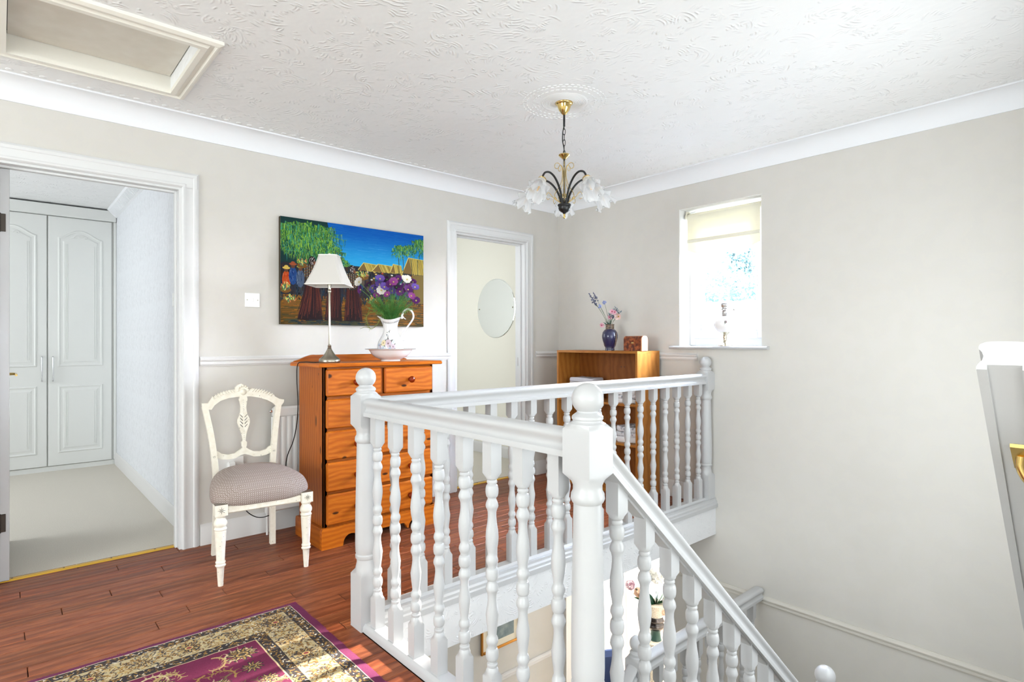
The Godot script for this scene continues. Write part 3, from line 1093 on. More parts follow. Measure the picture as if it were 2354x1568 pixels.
# ---------------------------------------------------------------- balustrades and stairs
func newel(at: Vector3, below: float, label: String) -> Node3D:
	var o := thing("newel_post", label, "newel post", at)
	var P := [[-below, 0.045, 1.0], [0.213, 0.045, 1.0], [0.234, 0.0425, 0.0], [0.243, 0.041, 0.0], [0.262, 0.0365, 0.0], [0.274, 0.0372, 0.0], [0.2745, 0.0372, 0.0], [0.280, 0.0420, 0.0], [0.291, 0.0425, 0.0], [0.296, 0.0385, 0.0], [0.2965, 0.0385, 0.0], [0.303, 0.0415, 0.0], [0.33, 0.0425, 0.0], [0.45, 0.042, 0.0], [0.72, 0.0365, 0.0], [0.742, 0.036, 0.0], [0.7425, 0.036, 0.0], [0.747, 0.0400, 0.0], [0.755, 0.0435, 0.0], [0.767, 0.0425, 0.0], [0.776, 0.0375, 0.0], [0.789, 0.0372, 0.0], [0.800, 0.0420, 0.0], [0.818, 0.045, 1.0], [0.930, 0.045, 1.0], [0.944, 0.0435, 0.15], [0.949, 0.0375, 0.0], [0.952, 0.0372, 0.0], [0.9525, 0.0372, 0.0], [0.956, 0.0400, 0.0], [0.962, 0.0398, 0.0], [0.966, 0.036, 0.0], [0.972, 0.0275, 0.0], [0.978, 0.026, 0.0]]
	var b := MB.new()
	b.post(P, 32)
	part(b, "post", M.gloss, o)
	b = MB.new()
	b.ball(Vector3(0, 1.006, 0), 0.0405, 32)
	part(b, "ball_cap", M.gloss, o)
	return o

func baluster_mesh(yb: float, yl: float, yu: float, yt: float) -> ArrayMesh:
	var h := 0.0205
	# turned outline from the upper block down: [place in 772, radius]; a ball is [middle, half height, neck, radius]
	var raw := []
	for q in [[4, 0.0176], [9, 0.0134], [14, 0.0162], [20, 0.0162], [24, 0.0138], [53, 26, 0.0138, 0.0200], [82, 0.0134], [87, 0.0134], [91, 0.0152], [102, 0.0184], [112, 0.0197], [119, 0.0184], [126, 0.0156], [138, 0.0133], [156, 0.0130], [180, 0.0146], [210, 0.0184], [238, 0.0200], [266, 0.0182], [292, 0.0146], [309, 0.0131], [313, 0.0150], [322, 0.0176], [331, 0.0187], [340, 0.0172], [348, 0.0142], [352, 0.0136], [359, 0.0136], [385, 25, 0.0136, 0.0196], [412, 0.0136], [418, 0.0136], [422, 0.0152], [434, 0.0184], [444, 0.0195], [451, 0.0182], [458, 0.0156], [470, 0.0134], [488, 0.0132], [512, 0.0152], [548, 0.0198], [584, 0.0170], [612, 0.0140], [630, 0.0130], [634, 0.0150], [643, 0.0178], [652, 0.0187], [660, 0.0172], [667, 0.0142], [672, 0.0136], [678, 0.0136], [705, 25, 0.0136, 0.0198], [733, 0.0136], [739, 0.0136], [743, 0.0164], [751, 0.0164], [754, 0.0148], [760, 0.0164], [767, 0.0190]]:
		if q.size() == 2:
			raw.append([460.0 + q[0], q[1]])
		else:
			for i in 9:
				var a: float = PI * i / 8.0
				raw.append([460.0 + q[0] - q[1] * cos(a), lerpf(q[2], q[3], sin(a))])
	var P := [[yb, h, 1.0], [yl - 0.014, h, 1.0], [yl, h - 0.0015, 0.0]]
	for i in range(raw.size() - 1, -1, -1):
		P.append([yl + (yu - yl) * (1.0 - (raw[i][0] - 460.0) / 772.0), raw[i][1], 0.0])
	P.append([yu, h - 0.0015, 0.0])
	P.append([yu + 0.014, h, 1.0])
	P.append([yt, h, 1.0])
	var b := MB.new()
	b.post(P, 16)
	return b.mesh()

func rail_outline() -> PackedVector2Array:
	var r := [0.0, 0.071, 0.012, 0.0705, 0.022, 0.0685, 0.029, 0.0645, 0.033, 0.058, 0.0335, 0.053, 0.031, 0.047, 0.0265, 0.041, 0.0235, 0.034, 0.0235, 0.027, 0.027, 0.020, 0.033, 0.0165, 0.034, 0.013, 0.034, 0.0]
	var o := v2(r)
	for i in range(o.size() - 1, 0, -1):
		o.append(Vector2(-o[i].x, o[i].y))
	return o

func build_stairs() -> void:
	newel(Vector3(1.116, 0, -2.163), 0.0, "white newel post with ball cap at the balustrade corner")
	newel(Vector3(1.116, 0, -0.976), 0.2, "white newel post with ball cap at the head of the stairs")
	newel(Vector3(3.725, 0, -2.163), 0.0, "white newel post with ball cap against the window wall")
	newel(Vector3(2.64, -1.28, -0.976), 0.15, "white newel post at the foot of the upper stair flight")
	newel(Vector3(2.44, -1.395, -1.80), 0.05, "white newel post at the half landing edge")
	var ro := rail_outline()
	# balustrade along the balcony
	var t := thing("balcony_balustrade", "white spindle balustrade along the balcony edge", "balustrade", Vector3(0, 0, -2.163))
	var b := MB.new()
	b.extr(ro, Vector3(1.15, 0.855, 0), Vector3(0, 0, 1), Vector3.UP, Vector3(2.55, 0, 0))
	part(b, "handrail", M.gloss, t)
	b = MB.new()
	b.extr(v2([-0.034, 0, 0.034, 0, 0.034, 0.05, 0.028, 0.058, 0.022, 0.065, -0.022, 0.065, -0.028, 0.058, -0.034, 0.05]), Vector3(1.158, 0.0, 0), Vector3(0, 0, 1), Vector3.UP, Vector3(2.54, 0, 0))
	part(b, "base_rail", M.gloss, t)
	var bm := baluster_mesh(0.06, 0.207, 0.773, 0.862)
	for i in 19:
		meshed(bm, "baluster", M.gloss, t).position.x = 3.627 - 0.1323 * i
	# balustrade beside the rug
	t = thing("landing_balustrade", "white spindle balustrade beside the rug", "balustrade", Vector3(1.116, 0, 0))
	b = MB.new()
	b.extr(ro, Vector3(0, 0.855, -2.122), Vector3(1, 0, 0), Vector3.UP, Vector3(0, 0, 1.105))
	part(b, "handrail", M.gloss, t)
	b = MB.new()
	b.extr(v2([-0.036, 0, 0.036, 0, 0.036, 0.02, 0.031, 0.026, 0.026, 0.032, -0.026, 0.032, -0.031, 0.026, -0.036, 0.02]), Vector3(0, 0, -2.12), Vector3(1, 0, 0), Vector3.UP, Vector3(0, 0, 1.1))
	part(b, "base_rail", M.gloss, t)
	bm = baluster_mesh(0.03, 0.157, 0.741, 0.862)
	for z in [-2.066, -1.928, -1.785, -1.640, -1.496, -1.357, -1.219, -1.079]:
		meshed(bm, "baluster", M.gloss, t).position.z = z
	# balustrade going down the upper flight
	t = thing("stair_balustrade", "sloping white spindle balustrade going down the stairs", "balustrade", Vector3(0, 0, -0.976))
	b = MB.new()
	var sl := -0.92
	b.extr(ro, Vector3(1.155, 0.833, 0), Vector3(0, 0, 1), Vector3.UP, Vector3(1.45, 1.45 * sl, 0))
	part(b, "handrail", M.gloss, t)
	b = MB.new()
	b.extr(v2([-0.018, 0, 0.018, 0, 0.018, 0.30, -0.018, 0.30]), Vector3(1.155, -0.23, 0), Vector3(0, 0, 1), Vector3.UP, Vector3(1.45, 1.45 * sl, 0))
	part(b, "string_board", M.gloss, t)
	bm = baluster_mesh(-0.82, -0.66, -0.078, 0.03)
	for i in 11:
		var x := 1.233 + 0.1222 * i
		meshed(bm, "baluster", M.gloss, t).position = Vector3(x, 0.833 + sl * (x - 1.155), 0)
	for i in 11:
		# fillets between the spindles under the rail
		var x := 1.254 + 0.1222 * i
		b = MB.new()
		b.extr(v2([-0.016, -0.008, 0.016, -0.008, 0.016, 0.002, -0.016, 0.002]), Vector3(x, 0.833 + sl * (x - 1.155), 0), Vector3(0, 0, 1), Vector3.UP, Vector3(0.081, 0.081 * sl, 0))
		part(b, "fillet", M.gloss, t)
	# guard rail of the half landing
	t = thing("half_landing_balustrade", "small white balustrade guarding the half landing", "balustrade", Vector3(0, 0, -1.80))
	b = MB.new()
	b.extr(ro, Vector3(2.48, -0.54, 0), Vector3(0, 0, 1), Vector3.UP, Vector3(1.28, 0, 0))
	part(b, "handrail", M.gloss, t)
	b = MB.new()
	b.extr(v2([-0.034, 0, 0.034, 0, 0.034, 0.03, -0.034, 0.03]), Vector3(2.48, -1.4, 0), Vector3(0, 0, 1), Vector3.UP, Vector3(1.28, 0, 0))
	part(b, "base_rail", M.gloss, t)
	bm = baluster_mesh(-1.38, -1.25, -0.655, -0.535)
	for i in 9:
		meshed(bm, "baluster", M.gloss, t).position.x = 2.62 + 0.13 * i
	t = thing("lower_handrail", "white handrail going down from the half landing newel", "handrail", Vector3(0, 0, -1.80))
	b = MB.new()
	b.extr(ro, Vector3(2.40, -0.55, 0), Vector3(0, 0, 1), Vector3.UP, Vector3(-1.15, -1.15 * 0.92, 0))
	part(b, "rail", M.gloss, t)
	bm = baluster_mesh(-0.82, -0.66, -0.078, 0.03)
	for i in 8:
		meshed(bm, "baluster", M.gloss, t).position = Vector3(2.30 - 0.1222 * i, -0.55 - 0.92 * (0.10 + 0.1222 * i), 0)
	# flights and half landing
	var st := place("floor_half_landing")
	b = MB.new()
	b.span(Vector3(2.6, -1.6, -1.84), Vector3(XB, -1.4, -0.09))
	part(b, "slab", M.carpet, st)
	var up := place("floor_upper_flight")
	for i in 6:
		b = MB.new()
		b.span(Vector3(1.166 + i * 0.239, -0.2 * (i + 1) - 0.2, -0.955), Vector3(1.166 + (i + 1) * 0.239, -0.2 * (i + 1), -0.09), 0.006)
		part(b, "step", M.carpet, up)
	var dn := place("floor_lower_flight")
	for i in 6:
		b = MB.new()
		b.span(Vector3(2.6 - (i + 1) * 0.239, -1.6 - 0.2 * i - 0.2, -1.78), Vector3(2.6 - i * 0.239, -1.6 - 0.2 * i, -1.0), 0.006)
		part(b, "step", M.carpet, dn)
	# rail on the near stairwell wall
	t = thing("wall_handrail", "white wall handrail with cut end and brass bracket", "handrail", Vector3(1.10, 1.108, -0.16))
	var g := v2([-0.0325, 0.0, -0.020, 0.0, -0.020, 0.007, 0.020, 0.007, 0.020, 0.0, 0.0325, 0.0, 0.0330, 0.004, 0.0300, 0.009, 0.0255, 0.014, 0.0240, 0.020, 0.0258, 0.026, 0.0292, 0.030, 0.0298, 0.034, 0.0275, 0.038, 0.0220, 0.0405, 0.0120, 0.0418, 0.0, 0.042, -0.0120, 0.0418, -0.0220, 0.0405, -0.0275, 0.038, -0.0298, 0.034, -0.0292, 0.030, -0.0258, 0.026, -0.0240, 0.020, -0.0255, 0.014, -0.0300, 0.009, -0.0330, 0.004])
	b = MB.new()
	b.extr(g, Vector3.ZERO, Vector3(0, 0, 1), Vector3.UP, Vector3(1.7, 1.7 * sl, -0.085))
	part(b, "rail", M.gloss, t)
	for d in [0.165, 1.3]:
		b = MB.new()
		var c := Vector3(d, d * sl + 0.004, 0.006 - d * 0.05)
		b.extr(v2([-0.012, -0.004, 0.012, -0.004, 0.012, 0.002, -0.012, 0.002]), c - Vector3(0.022, -0.020, 0), Vector3(0, 0, 1), Vector3.UP, Vector3(0.044, 0.044 * sl, 0))
		b.tube(spline([c + Vector3(0, 0.0, 0), c + Vector3(0, -0.02, 0.0), c + Vector3(0, -0.042, 0.012), c + Vector3(0, -0.052, 0.034), c + Vector3(0, -0.046, 0.064)]), 0.0075, 0.009, 12)
		b.lathe([Vector2(0, 0), Vector2(0.024, 0), Vector2(0.022, 0.006), Vector2(0.012, 0.012), Vector2(0, 0.012)], 20, Transform3D(Basis(Vector3.RIGHT, -PI / 2), c + Vector3(0, -0.046, 0.064)))
		part(b, "bracket", M.brass, t)

# ---------------------------------------------------------------- chest of drawers
func build_chest() -> void:
	var o := thing("chest_of_drawers", "orange pine chest of six drawers with wooden knobs against the wall", "chest", Vector3(1.712, 0, -3.30))
	var q := Vector3(-1.712, 0, 3.30)
	var b := MB.new()
	b.span(Vector3(1.352, 0.10, -3.47) + q, Vector3(1.372, 1.01, -3.115) + q, 0.002, 1)
	part(b, "side_panel", M.pine_side, o)
	b = MB.new()
	b.span(Vector3(2.052, 0.10, -3.47) + q, Vector3(2.072, 1.01, -3.115) + q, 0.002, 1)
	part(b, "side_panel", M.pine_side, o)
	b = MB.new()
	b.span(Vector3(1.372, 0.10, -3.465) + q, Vector3(2.052, 1.005, -3.455) + q, 0.0, 0)
	part(b, "back_panel", M.pine_side, o)
	b = MB.new()
	for y in [0.120, 0.3055, 0.483, 0.6585, 0.8375, 1.004]:
		b.span(Vector3(1.372, y - 0.009, -3.45) + q, Vector3(2.052, y + 0.007, -3.118) + q, 0.001, 0)
	b.span(Vector3(1.352, 0.11, -3.14) + q, Vector3(1.374, 1.01, -3.115) + q, 0.002, 1)
	b.span(Vector3(2.050, 0.11, -3.14) + q, Vector3(2.072, 1.01, -3.115) + q, 0.002, 1)
	b.span(Vector3(1.702, 0.84, -3.45) + q, Vector3(1.720, 1.0, -3.118) + q, 0.001, 1)
	part(b, "front_frame", M.pine_side, o)
	b = MB.new()
	b.span(Vector3(1.372, 0.125, -3.45) + q, Vector3(2.052, 1.0, -3.20) + q)
	part(b, "drawer_boxes", M.gap, o)
	# top board with a moulded edge
	b = MB.new()
	b.extr(v2([0.0, 0.0, 0.806, 0.0, 0.806, 0.012, 0.800, 0.020, 0.794, 0.022, 0.012, 0.022, 0.006, 0.020, 0.0, 0.012]), Vector3(1.310, 1.010, -3.50) + q, Vector3.RIGHT, Vector3.UP, Vector3(0, 0, 0.415), 0)
	b.extr(v2([0, 0.0, 0.012, 0.003, 0.014, 0.009, 0.008, 0.018, 0.0, 0.022]), Vector3(1.310, 1.010, -3.085) + q, Vector3(0, 0, 1), Vector3.UP, Vector3(0.806, 0, 0), 0)
	part(b, "top_board", M.pine, o)
	b = MB.new()
	var gal := PackedVector2Array([Vector2(0, 0)])
	for i in 13:
		var f := i / 12.0
		gal.append(Vector2(0.01 + 0.13 * f, 0.008 + 0.034 * (f * f * (3 - 2 * f)) + 0.006 * sin(f * PI)))
	for i in 13:
		var f := 1.0 - i / 12.0
		gal.append(Vector2(0.776 - 0.13 * f, 0.008 + 0.034 * (f * f * (3 - 2 * f)) + 0.006 * sin(f * PI)))
	gal.append(Vector2(0.786, 0))
	b.extr(gal, Vector3(1.32, 1.031, -3.495) + q, Vector3.RIGHT, Vector3.UP, Vector3(0, 0, 0.016), 0)
	part(b, "gallery", M.pine_side, o)
	# plinth with scalloped feet
	var pl := PackedVector2Array([Vector2(0, 0), Vector2(0.125, 0)])
	for i in 9:
		var a := PI - PI * i / 8.0
		pl.append(Vector2(0.175 + 0.048 * cos(a), 0.012 + 0.050 * sin(a)))
	for i in 7:
		pl.append(Vector2(0.23 + 0.03 * i / 6.0, 0.012 + 0.036 * sin(i / 6.0 * PI / 2)))
	for i in 7:
		pl.append(Vector2(0.515 + 0.03 * i / 6.0, 0.012 + 0.036 * cos(i / 6.0 * PI / 2)))
	for i in 9:
		var a := PI - PI * i / 8.0
		pl.append(Vector2(0.600 + 0.048 * cos(a), 0.012 + 0.050 * sin(a)))
	pl.append_array(v2([0.650, 0, 0.775, 0, 0.775, 0.105, 0.77, 0.116, 0.005, 0.116, 0, 0.105]))
	b = MB.new()
	b.extr(pl, Vector3(1.330, 0, -3.117) + q, Vector3.RIGHT, Vector3.UP, Vector3(0, 0, 0.024), 0)
	part(b, "plinth_front", M.pine, o)
	for x in [1.330, 2.085]:
		b = MB.new()
		b.extr(v2([0, 0, 0.355, 0, 0.355, 0.116, 0.02, 0.116, 0.006, 0.110, 0.0, 0.095]), Vector3(x, 0, -3.472) + q, Vector3(0, 0, 1), Vector3.UP, Vector3(0.02, 0, 0), 2)
		part(b, "plinth_side", M.pine_side, o)
	# drawers
	var rows := [[0.846, 0.999, 1.362, 1.700], [0.846, 0.999, 1.722, 2.060], [0.666, 0.829, 1.362, 2.060], [0.4905, 0.651, 1.362, 2.060], [0.313, 0.4755, 1.362, 2.060], [0.1285, 0.298, 1.362, 2.060]]
	for i in rows.size():
		var r: Array = rows[i]
		b = MB.new()
		var off := Vector3(0, 0, 0)
		b.span(Vector3(r[2], r[0], -3.122) + q, Vector3(r[3], r[1], -3.094) + q, 0.0075, 0)
		for k in range(0, b.t.size()):
			b.t[k] += Vector2(i * 0.31, i * 0.173)
		var d := part(b, "drawer", M.pine, o)
		var xs := [(r[2] + r[3]) * 0.5] if r[3] - r[2] < 0.5 else [1.535, 1.888]
		for x in xs:
			b = MB.new()
			b.lathe([Vector2(0, 0), Vector2(0.012, 0), Vector2(0.0095, 0.004), Vector2(0.0085, 0.011), Vector2(0.012, 0.016), Vector2(0.0185, 0.020), Vector2(0.0205, 0.027), Vector2(0.0185, 0.034), Vector2(0.012, 0.039), Vector2(0, 0.041)], 24, Transform3D(Basis(Vector3.RIGHT, PI / 2), Vector3(x, (r[0] + r[1]) * 0.5, -3.0945) + q), 1.2)
			part(b, "knob", M.knob, d)

# ---------------------------------------------------------------- painted chair
func build_chair() -> void:
	var o := thing("side_chair", "distressed cream carved chair with domed fabric seat beside the chest", "chair", Vector3(1.0, 0, -3.17), -5.0)
	var paint := mat(Color.WHITE, 0.45)
	var im := speckle_image(256, rgb(236, 228, 210), rgb(248, 243, 230), 0.04, 6)
	var r := RandomNumberGenerator.new()
	r.seed = 5
	for k in 46:
		im.fill_rect(Rect2i(r.randi_range(0, 252), r.randi_range(0, 252), r.randi_range(1, 3), r.randi_range(1, 3)), rgb(70, 62, 54))
	paint.albedo_texture = tex(im)
	paint.uv1_triplanar = true
	paint.uv1_scale = Vector3.ONE * 3.0
	var ink := mat(rgb(60, 54, 48), 0.8)
	# front legs
	var fl := [[0.0, 0.0115, 0.0], [0.086, 0.0165, 0.0], [0.090, 0.0175, 0.0], [0.094, 0.022, 0.0], [0.099, 0.0238, 0.0], [0.104, 0.0195, 0.0], [0.107, 0.0190, 0.0], [0.110, 0.0218, 0.0], [0.115, 0.0222, 0.0], [0.120, 0.0188, 0.0], [0.122, 0.0185, 0.0], [0.250, 0.0250, 0.0], [0.259, 0.0255, 0.0], [0.262, 0.0225, 0.0], [0.265, 0.027, 0.0], [0.270, 0.0283, 0.0], [0.276, 0.0250, 0.0], [0.280, 0.0235, 0.0], [0.286, 0.0285, 0.0], [0.296, 0.0300, 0.0], [0.306, 0.0275, 0.0], [0.320, 0.0205, 0.0], [0.325, 0.0205, 0.0], [0.328, 0.025, 0.0], [0.334, 0.025, 0.0], [0.3345, 0.0275, 1.0], [0.386, 0.0275, 1.0]]
	for s in [-1.0, 1.0]:
		var b := MB.new()
		b.post(fl, 20, Vector3(0.199 * s, 0, 0.217))
		var lg := part(b, "leg", paint, o)
		b = MB.new()
		var c := Vector3(0.199 * s, 0.360, 0.2452)
		for k in 8:
			var a := TAU * k / 8.0
			var d := Vector3(cos(a), sin(a), 0)
			b.tube([c + d * 0.004, c + d * (0.017 if k % 2 == 0 else 0.013)], 0.0013, 0.0004, 4)
		b.ball(c, 0.0022, 6)
		part(b, "carved_star", ink, lg)
	# back legs run on as the uprights
	for s in [-1.0, 1.0]:
		var b := MB.new()
		var pts := spline([Vector3(0.150 * s, 0, -0.245), Vector3(0.146 * s, 0.18, -0.228), Vector3(0.144 * s, 0.36, -0.222), Vector3(0.150 * s, 0.50, -0.232), Vector3(0.166 * s, 0.65, -0.250), Vector3(0.192 * s, 0.80, -0.275)], 4)
		for i in pts.size() - 1:
			var a: Vector3 = pts[i]
			var c: Vector3 = pts[i + 1]
			var w := 0.0145
			var d := 0.014
			var A := [a + Vector3(-w, 0, -d), a + Vector3(w, 0, -d), a + Vector3(w, 0, d), a + Vector3(-w, 0, d)]
			var C := [c + Vector3(-w, 0, -d), c + Vector3(w, 0, -d), c + Vector3(w, 0, d), c + Vector3(-w, 0, d)]
			for e in 4:
				var m: Vector3 = (A[e] + A[(e + 1) % 4]) * 0.5 - a
				b.face([A[e], A[(e + 1) % 4], C[(e + 1) % 4], C[e]], m)
		var p0: Vector3 = pts[0]
		b.face([p0 + Vector3(-0.0145, 0, -0.014), p0 + Vector3(0.0145, 0, -0.014), p0 + Vector3(0.0145, 0, 0.014), p0 + Vector3(-0.0145, 0, 0.014)], Vector3.DOWN)
		var up := part(b, "leg", paint, o)
		b = MB.new()
		var c2 := Vector3(0.1535 * s, 0.53, -0.221)
		for k in 8:
			var a := TAU * k / 8.0
			b.tube([c2 + Vector3(cos(a), sin(a), -0.1) * 0.003, c2 + Vector3(cos(a), sin(a), -0.1) * 0.010], 0.001, 0.0004, 4)
		part(b, "carved_star", ink, up)
	# seat rails
	var b2 := MB.new()
	b2.span(Vector3(-0.172, 0.338, 0.208), Vector3(0.172, 0.372, 0.232), 0.005)
	part(b2, "front_rail", paint, o)
	for s in [-1.0, 1.0]:
		b2 = MB.new()
		b2.extr(v2([-0.010, 0.338, 0.010, 0.338, 0.010, 0.374, -0.010, 0.374]), Vector3(0.199 * s, 0, 0.20), Vector3.RIGHT, Vector3.UP, Vector3(-0.05 * s, 0, -0.42))
		part(b2, "side_rail", paint, o)
	b2 = MB.new()
	b2.span(Vector3(-0.145, 0.34, -0.235), Vector3(0.145, 0.374, -0.215), 0.004)
	part(b2, "back_rail", paint, o)
	# domed seat
	var rows := []
	var prof := [[0.376, 0.955], [0.384, 0.985], [0.400, 1.0], [0.418, 0.995], [0.436, 0.972], [0.452, 0.93], [0.467, 0.865], [0.480, 0.77], [0.490, 0.655], [0.498, 0.52], [0.5035, 0.37], [0.507, 0.2], [0.508, 0.0]]
	for p in prof:
		var row := []
		for j in 49:
			var a := TAU * j / 48.0
			var cx := signf(cos(a)) * pow(absf(cos(a)), 0.55)
			var cz := signf(sin(a)) * pow(absf(sin(a)), 0.55)
			var zz: float = cz * 0.238 * p[1] + 0.008
			var hw := lerpf(0.172, 0.252, clampf((zz + 0.23) / 0.46, 0, 1))
			row.append(Vector3(cx * hw * p[1], p[0] - 0.010 * maxf(0.0, zz / 0.24) * (1.0 if p[0] < 0.45 else 0.6), zz))
		rows.append(row)
	b2 = MB.new()
	b2.surf(rows, true, Vector3(0, 0.40, 0))
	var cloth := mat(Color.WHITE, 0.9)
	var fi := Image.create(128, 128, false, Image.FORMAT_RGB8)
	for y in 128:
		for x in 128:
			var u := fposmod((x + y) / 16.0, 1.0)
			var w := fposmod((x - y) / 16.0, 1.0)
			var cell := int(floor((x + y) / 16.0)) + int(floor((x - y) / 16.0))
			var edge := minf(minf(u, 1.0 - u), minf(w, 1.0 - w))
			var c := rgb(200, 188, 182) if posmod(cell, 2) == 0 else rgb(168, 153, 147)
			if edge < 0.14:
				c = rgb(130, 112, 102)
			fi.set_pixel(x, y, c)
	cloth.albedo_texture = tex(fi)
	cloth.uv1_triplanar = true
	cloth.uv1_scale = Vector3.ONE * 14.0
	part(b2, "seat", cloth, o)
	# open carved back, cut from board
	var z := -0.262
	var tilt := Vector3(0, 1, -0.10)
	var org := Vector3(0, 0, -0.20)
	var cr := PackedVector2Array()
	var low := [0.873, 0.784, 0.889, 0.808, 0.919, 0.83, 0.961, 0.843, 1.015, 0.847, 1.071, 0.846, 1.119, 0.836, 1.161, 0.82, 1.191, 0.801, 1.207, 0.785]
	var high := [1.239, 0.786, 1.252, 0.802, 1.254, 0.817, 1.227, 0.823, 1.201, 0.840, 1.201, 0.846, 1.168, 0.862, 1.135, 0.875, 1.103, 0.885, 1.081, 0.890, 1.062, 0.883, 1.059, 0.894, 1.040, 0.910, 1.025, 0.919, 1.009, 0.913, 0.994, 0.898, 0.994, 0.888, 0.961, 0.885, 0.919, 0.872, 0.878, 0.850, 0.858, 0.820, 0.827, 0.821, 0.829, 0.800, 0.845, 0.790]
	for a in [low, high]:
		for p in v2(a):
			cr.append(p - Vector2(1.034, 0))
	var b3 := MB.new()
	b3.extr(cr, org, Vector3.RIGHT, tilt, Vector3(0, 0, 0.02))
	var crest := part(b3, "crest_rail", paint, o)
	b3 = MB.new()
	for s in [-1.0, 1.0]:
		for k in 8:
			var f := k / 7.0
			var c := Vector3(s * lerpf(0.052, 0.150, f), lerpf(0.878, 0.848, f * f), 0)
			var w := org + c.x * Vector3.RIGHT + c.y * tilt + Vector3(0, 0, 0.021)
			b3.tube([w + Vector3(-0.006 * s, -0.006, 0), w + Vector3(0.007 * s, 0.009, 0.0)], 0.0045, 0.0025, 6)
	for k in 7:
		var a := PI * k / 6.0
		var w := org + (cos(a) * 0.026) * Vector3.RIGHT + (0.882 + sin(a) * 0.024) * tilt + Vector3(0, 0, 0.021)
		b3.ball(w, 0.0065, 8)
	b3.ball(org + 0.872 * tilt + Vector3(0, 0, 0.014), 0.019, 16)
	part(b3, "carving", paint, crest)
	var L := [1.018, 0.850, 1.013, 0.829, 1.017, 0.819, 1.021, 0.792, 1.02, 0.766, 1.014, 0.741, 1.005, 0.722, 1.003, 0.703, 1.009, 0.683, 1.017, 0.662, 1.024, 0.636, 1.029, 0.602, 1.021, 0.594, 1.023, 0.574, 1.031, 0.556]
	var sp := PackedVector2Array()
	for p in v2(L):
		sp.append(p - Vector2(1.036, 0))
	for i in range(sp.size() - 1, -1, -1):
		sp.append(Vector2(-sp[i].x, sp[i].y))
	b3 = MB.new()
	b3.extr(sp, org + Vector3(0, 0, 0.003), Vector3.RIGHT, tilt, Vector3(0, 0, 0.014))
	var splat := part(b3, "splat", paint, o)
	b3 = MB.new()
	for k in 4:
		for s in [-1.0, 1.0]:
			var w = org + (s * 0.005) * Vector3.RIGHT + (0.678 + k * 0.018) * tilt + Vector3(0, 0, 0.0172)
			b3.tube([w, w + Vector3(s * 0.014, 0.016, 0)], 0.0018, 0.0010, 4)
	for k in 7:
		b3.ball(org + (0.755 + k * 0.012) * tilt + Vector3(0, 0, 0.0172), 0.0014, 5)
	for k in 5:
		b3.ball(org + (0.61 + k * 0.011) * tilt + Vector3(0, 0, 0.0172), 0.0014, 5)
	part(b3, "carved_marks", ink, splat)
	var lo := PackedVector2Array()
	for p in v2([0.897, 0.562, 0.913, 0.558, 0.931, 0.543, 0.96, 0.535, 0.991, 0.539, 1.015, 0.554, 1.028, 0.565, 1.044, 0.565, 1.057, 0.554, 1.081, 0.539, 1.112, 0.535, 1.141, 0.543, 1.159, 0.558, 1.175, 0.562, 1.175, 0.517, 1.162, 0.522, 1.142, 0.513, 1.112, 0.509, 1.081, 0.511, 1.054, 0.524, 1.036, 0.530, 1.018, 0.526, 0.991, 0.511, 0.96, 0.509, 0.93, 0.513, 0.91, 0.522, 0.897, 0.517]):
		lo.append((p - Vector2(1.036, 0)) * Vector2(1.08, 1))
	b3 = MB.new()
	b3.extr(lo, org + Vector3(0, 0, 0.002), Vector3.RIGHT, tilt, Vector3(0, 0, 0.016))
	part(b3, "lower_back_rail", paint, o)

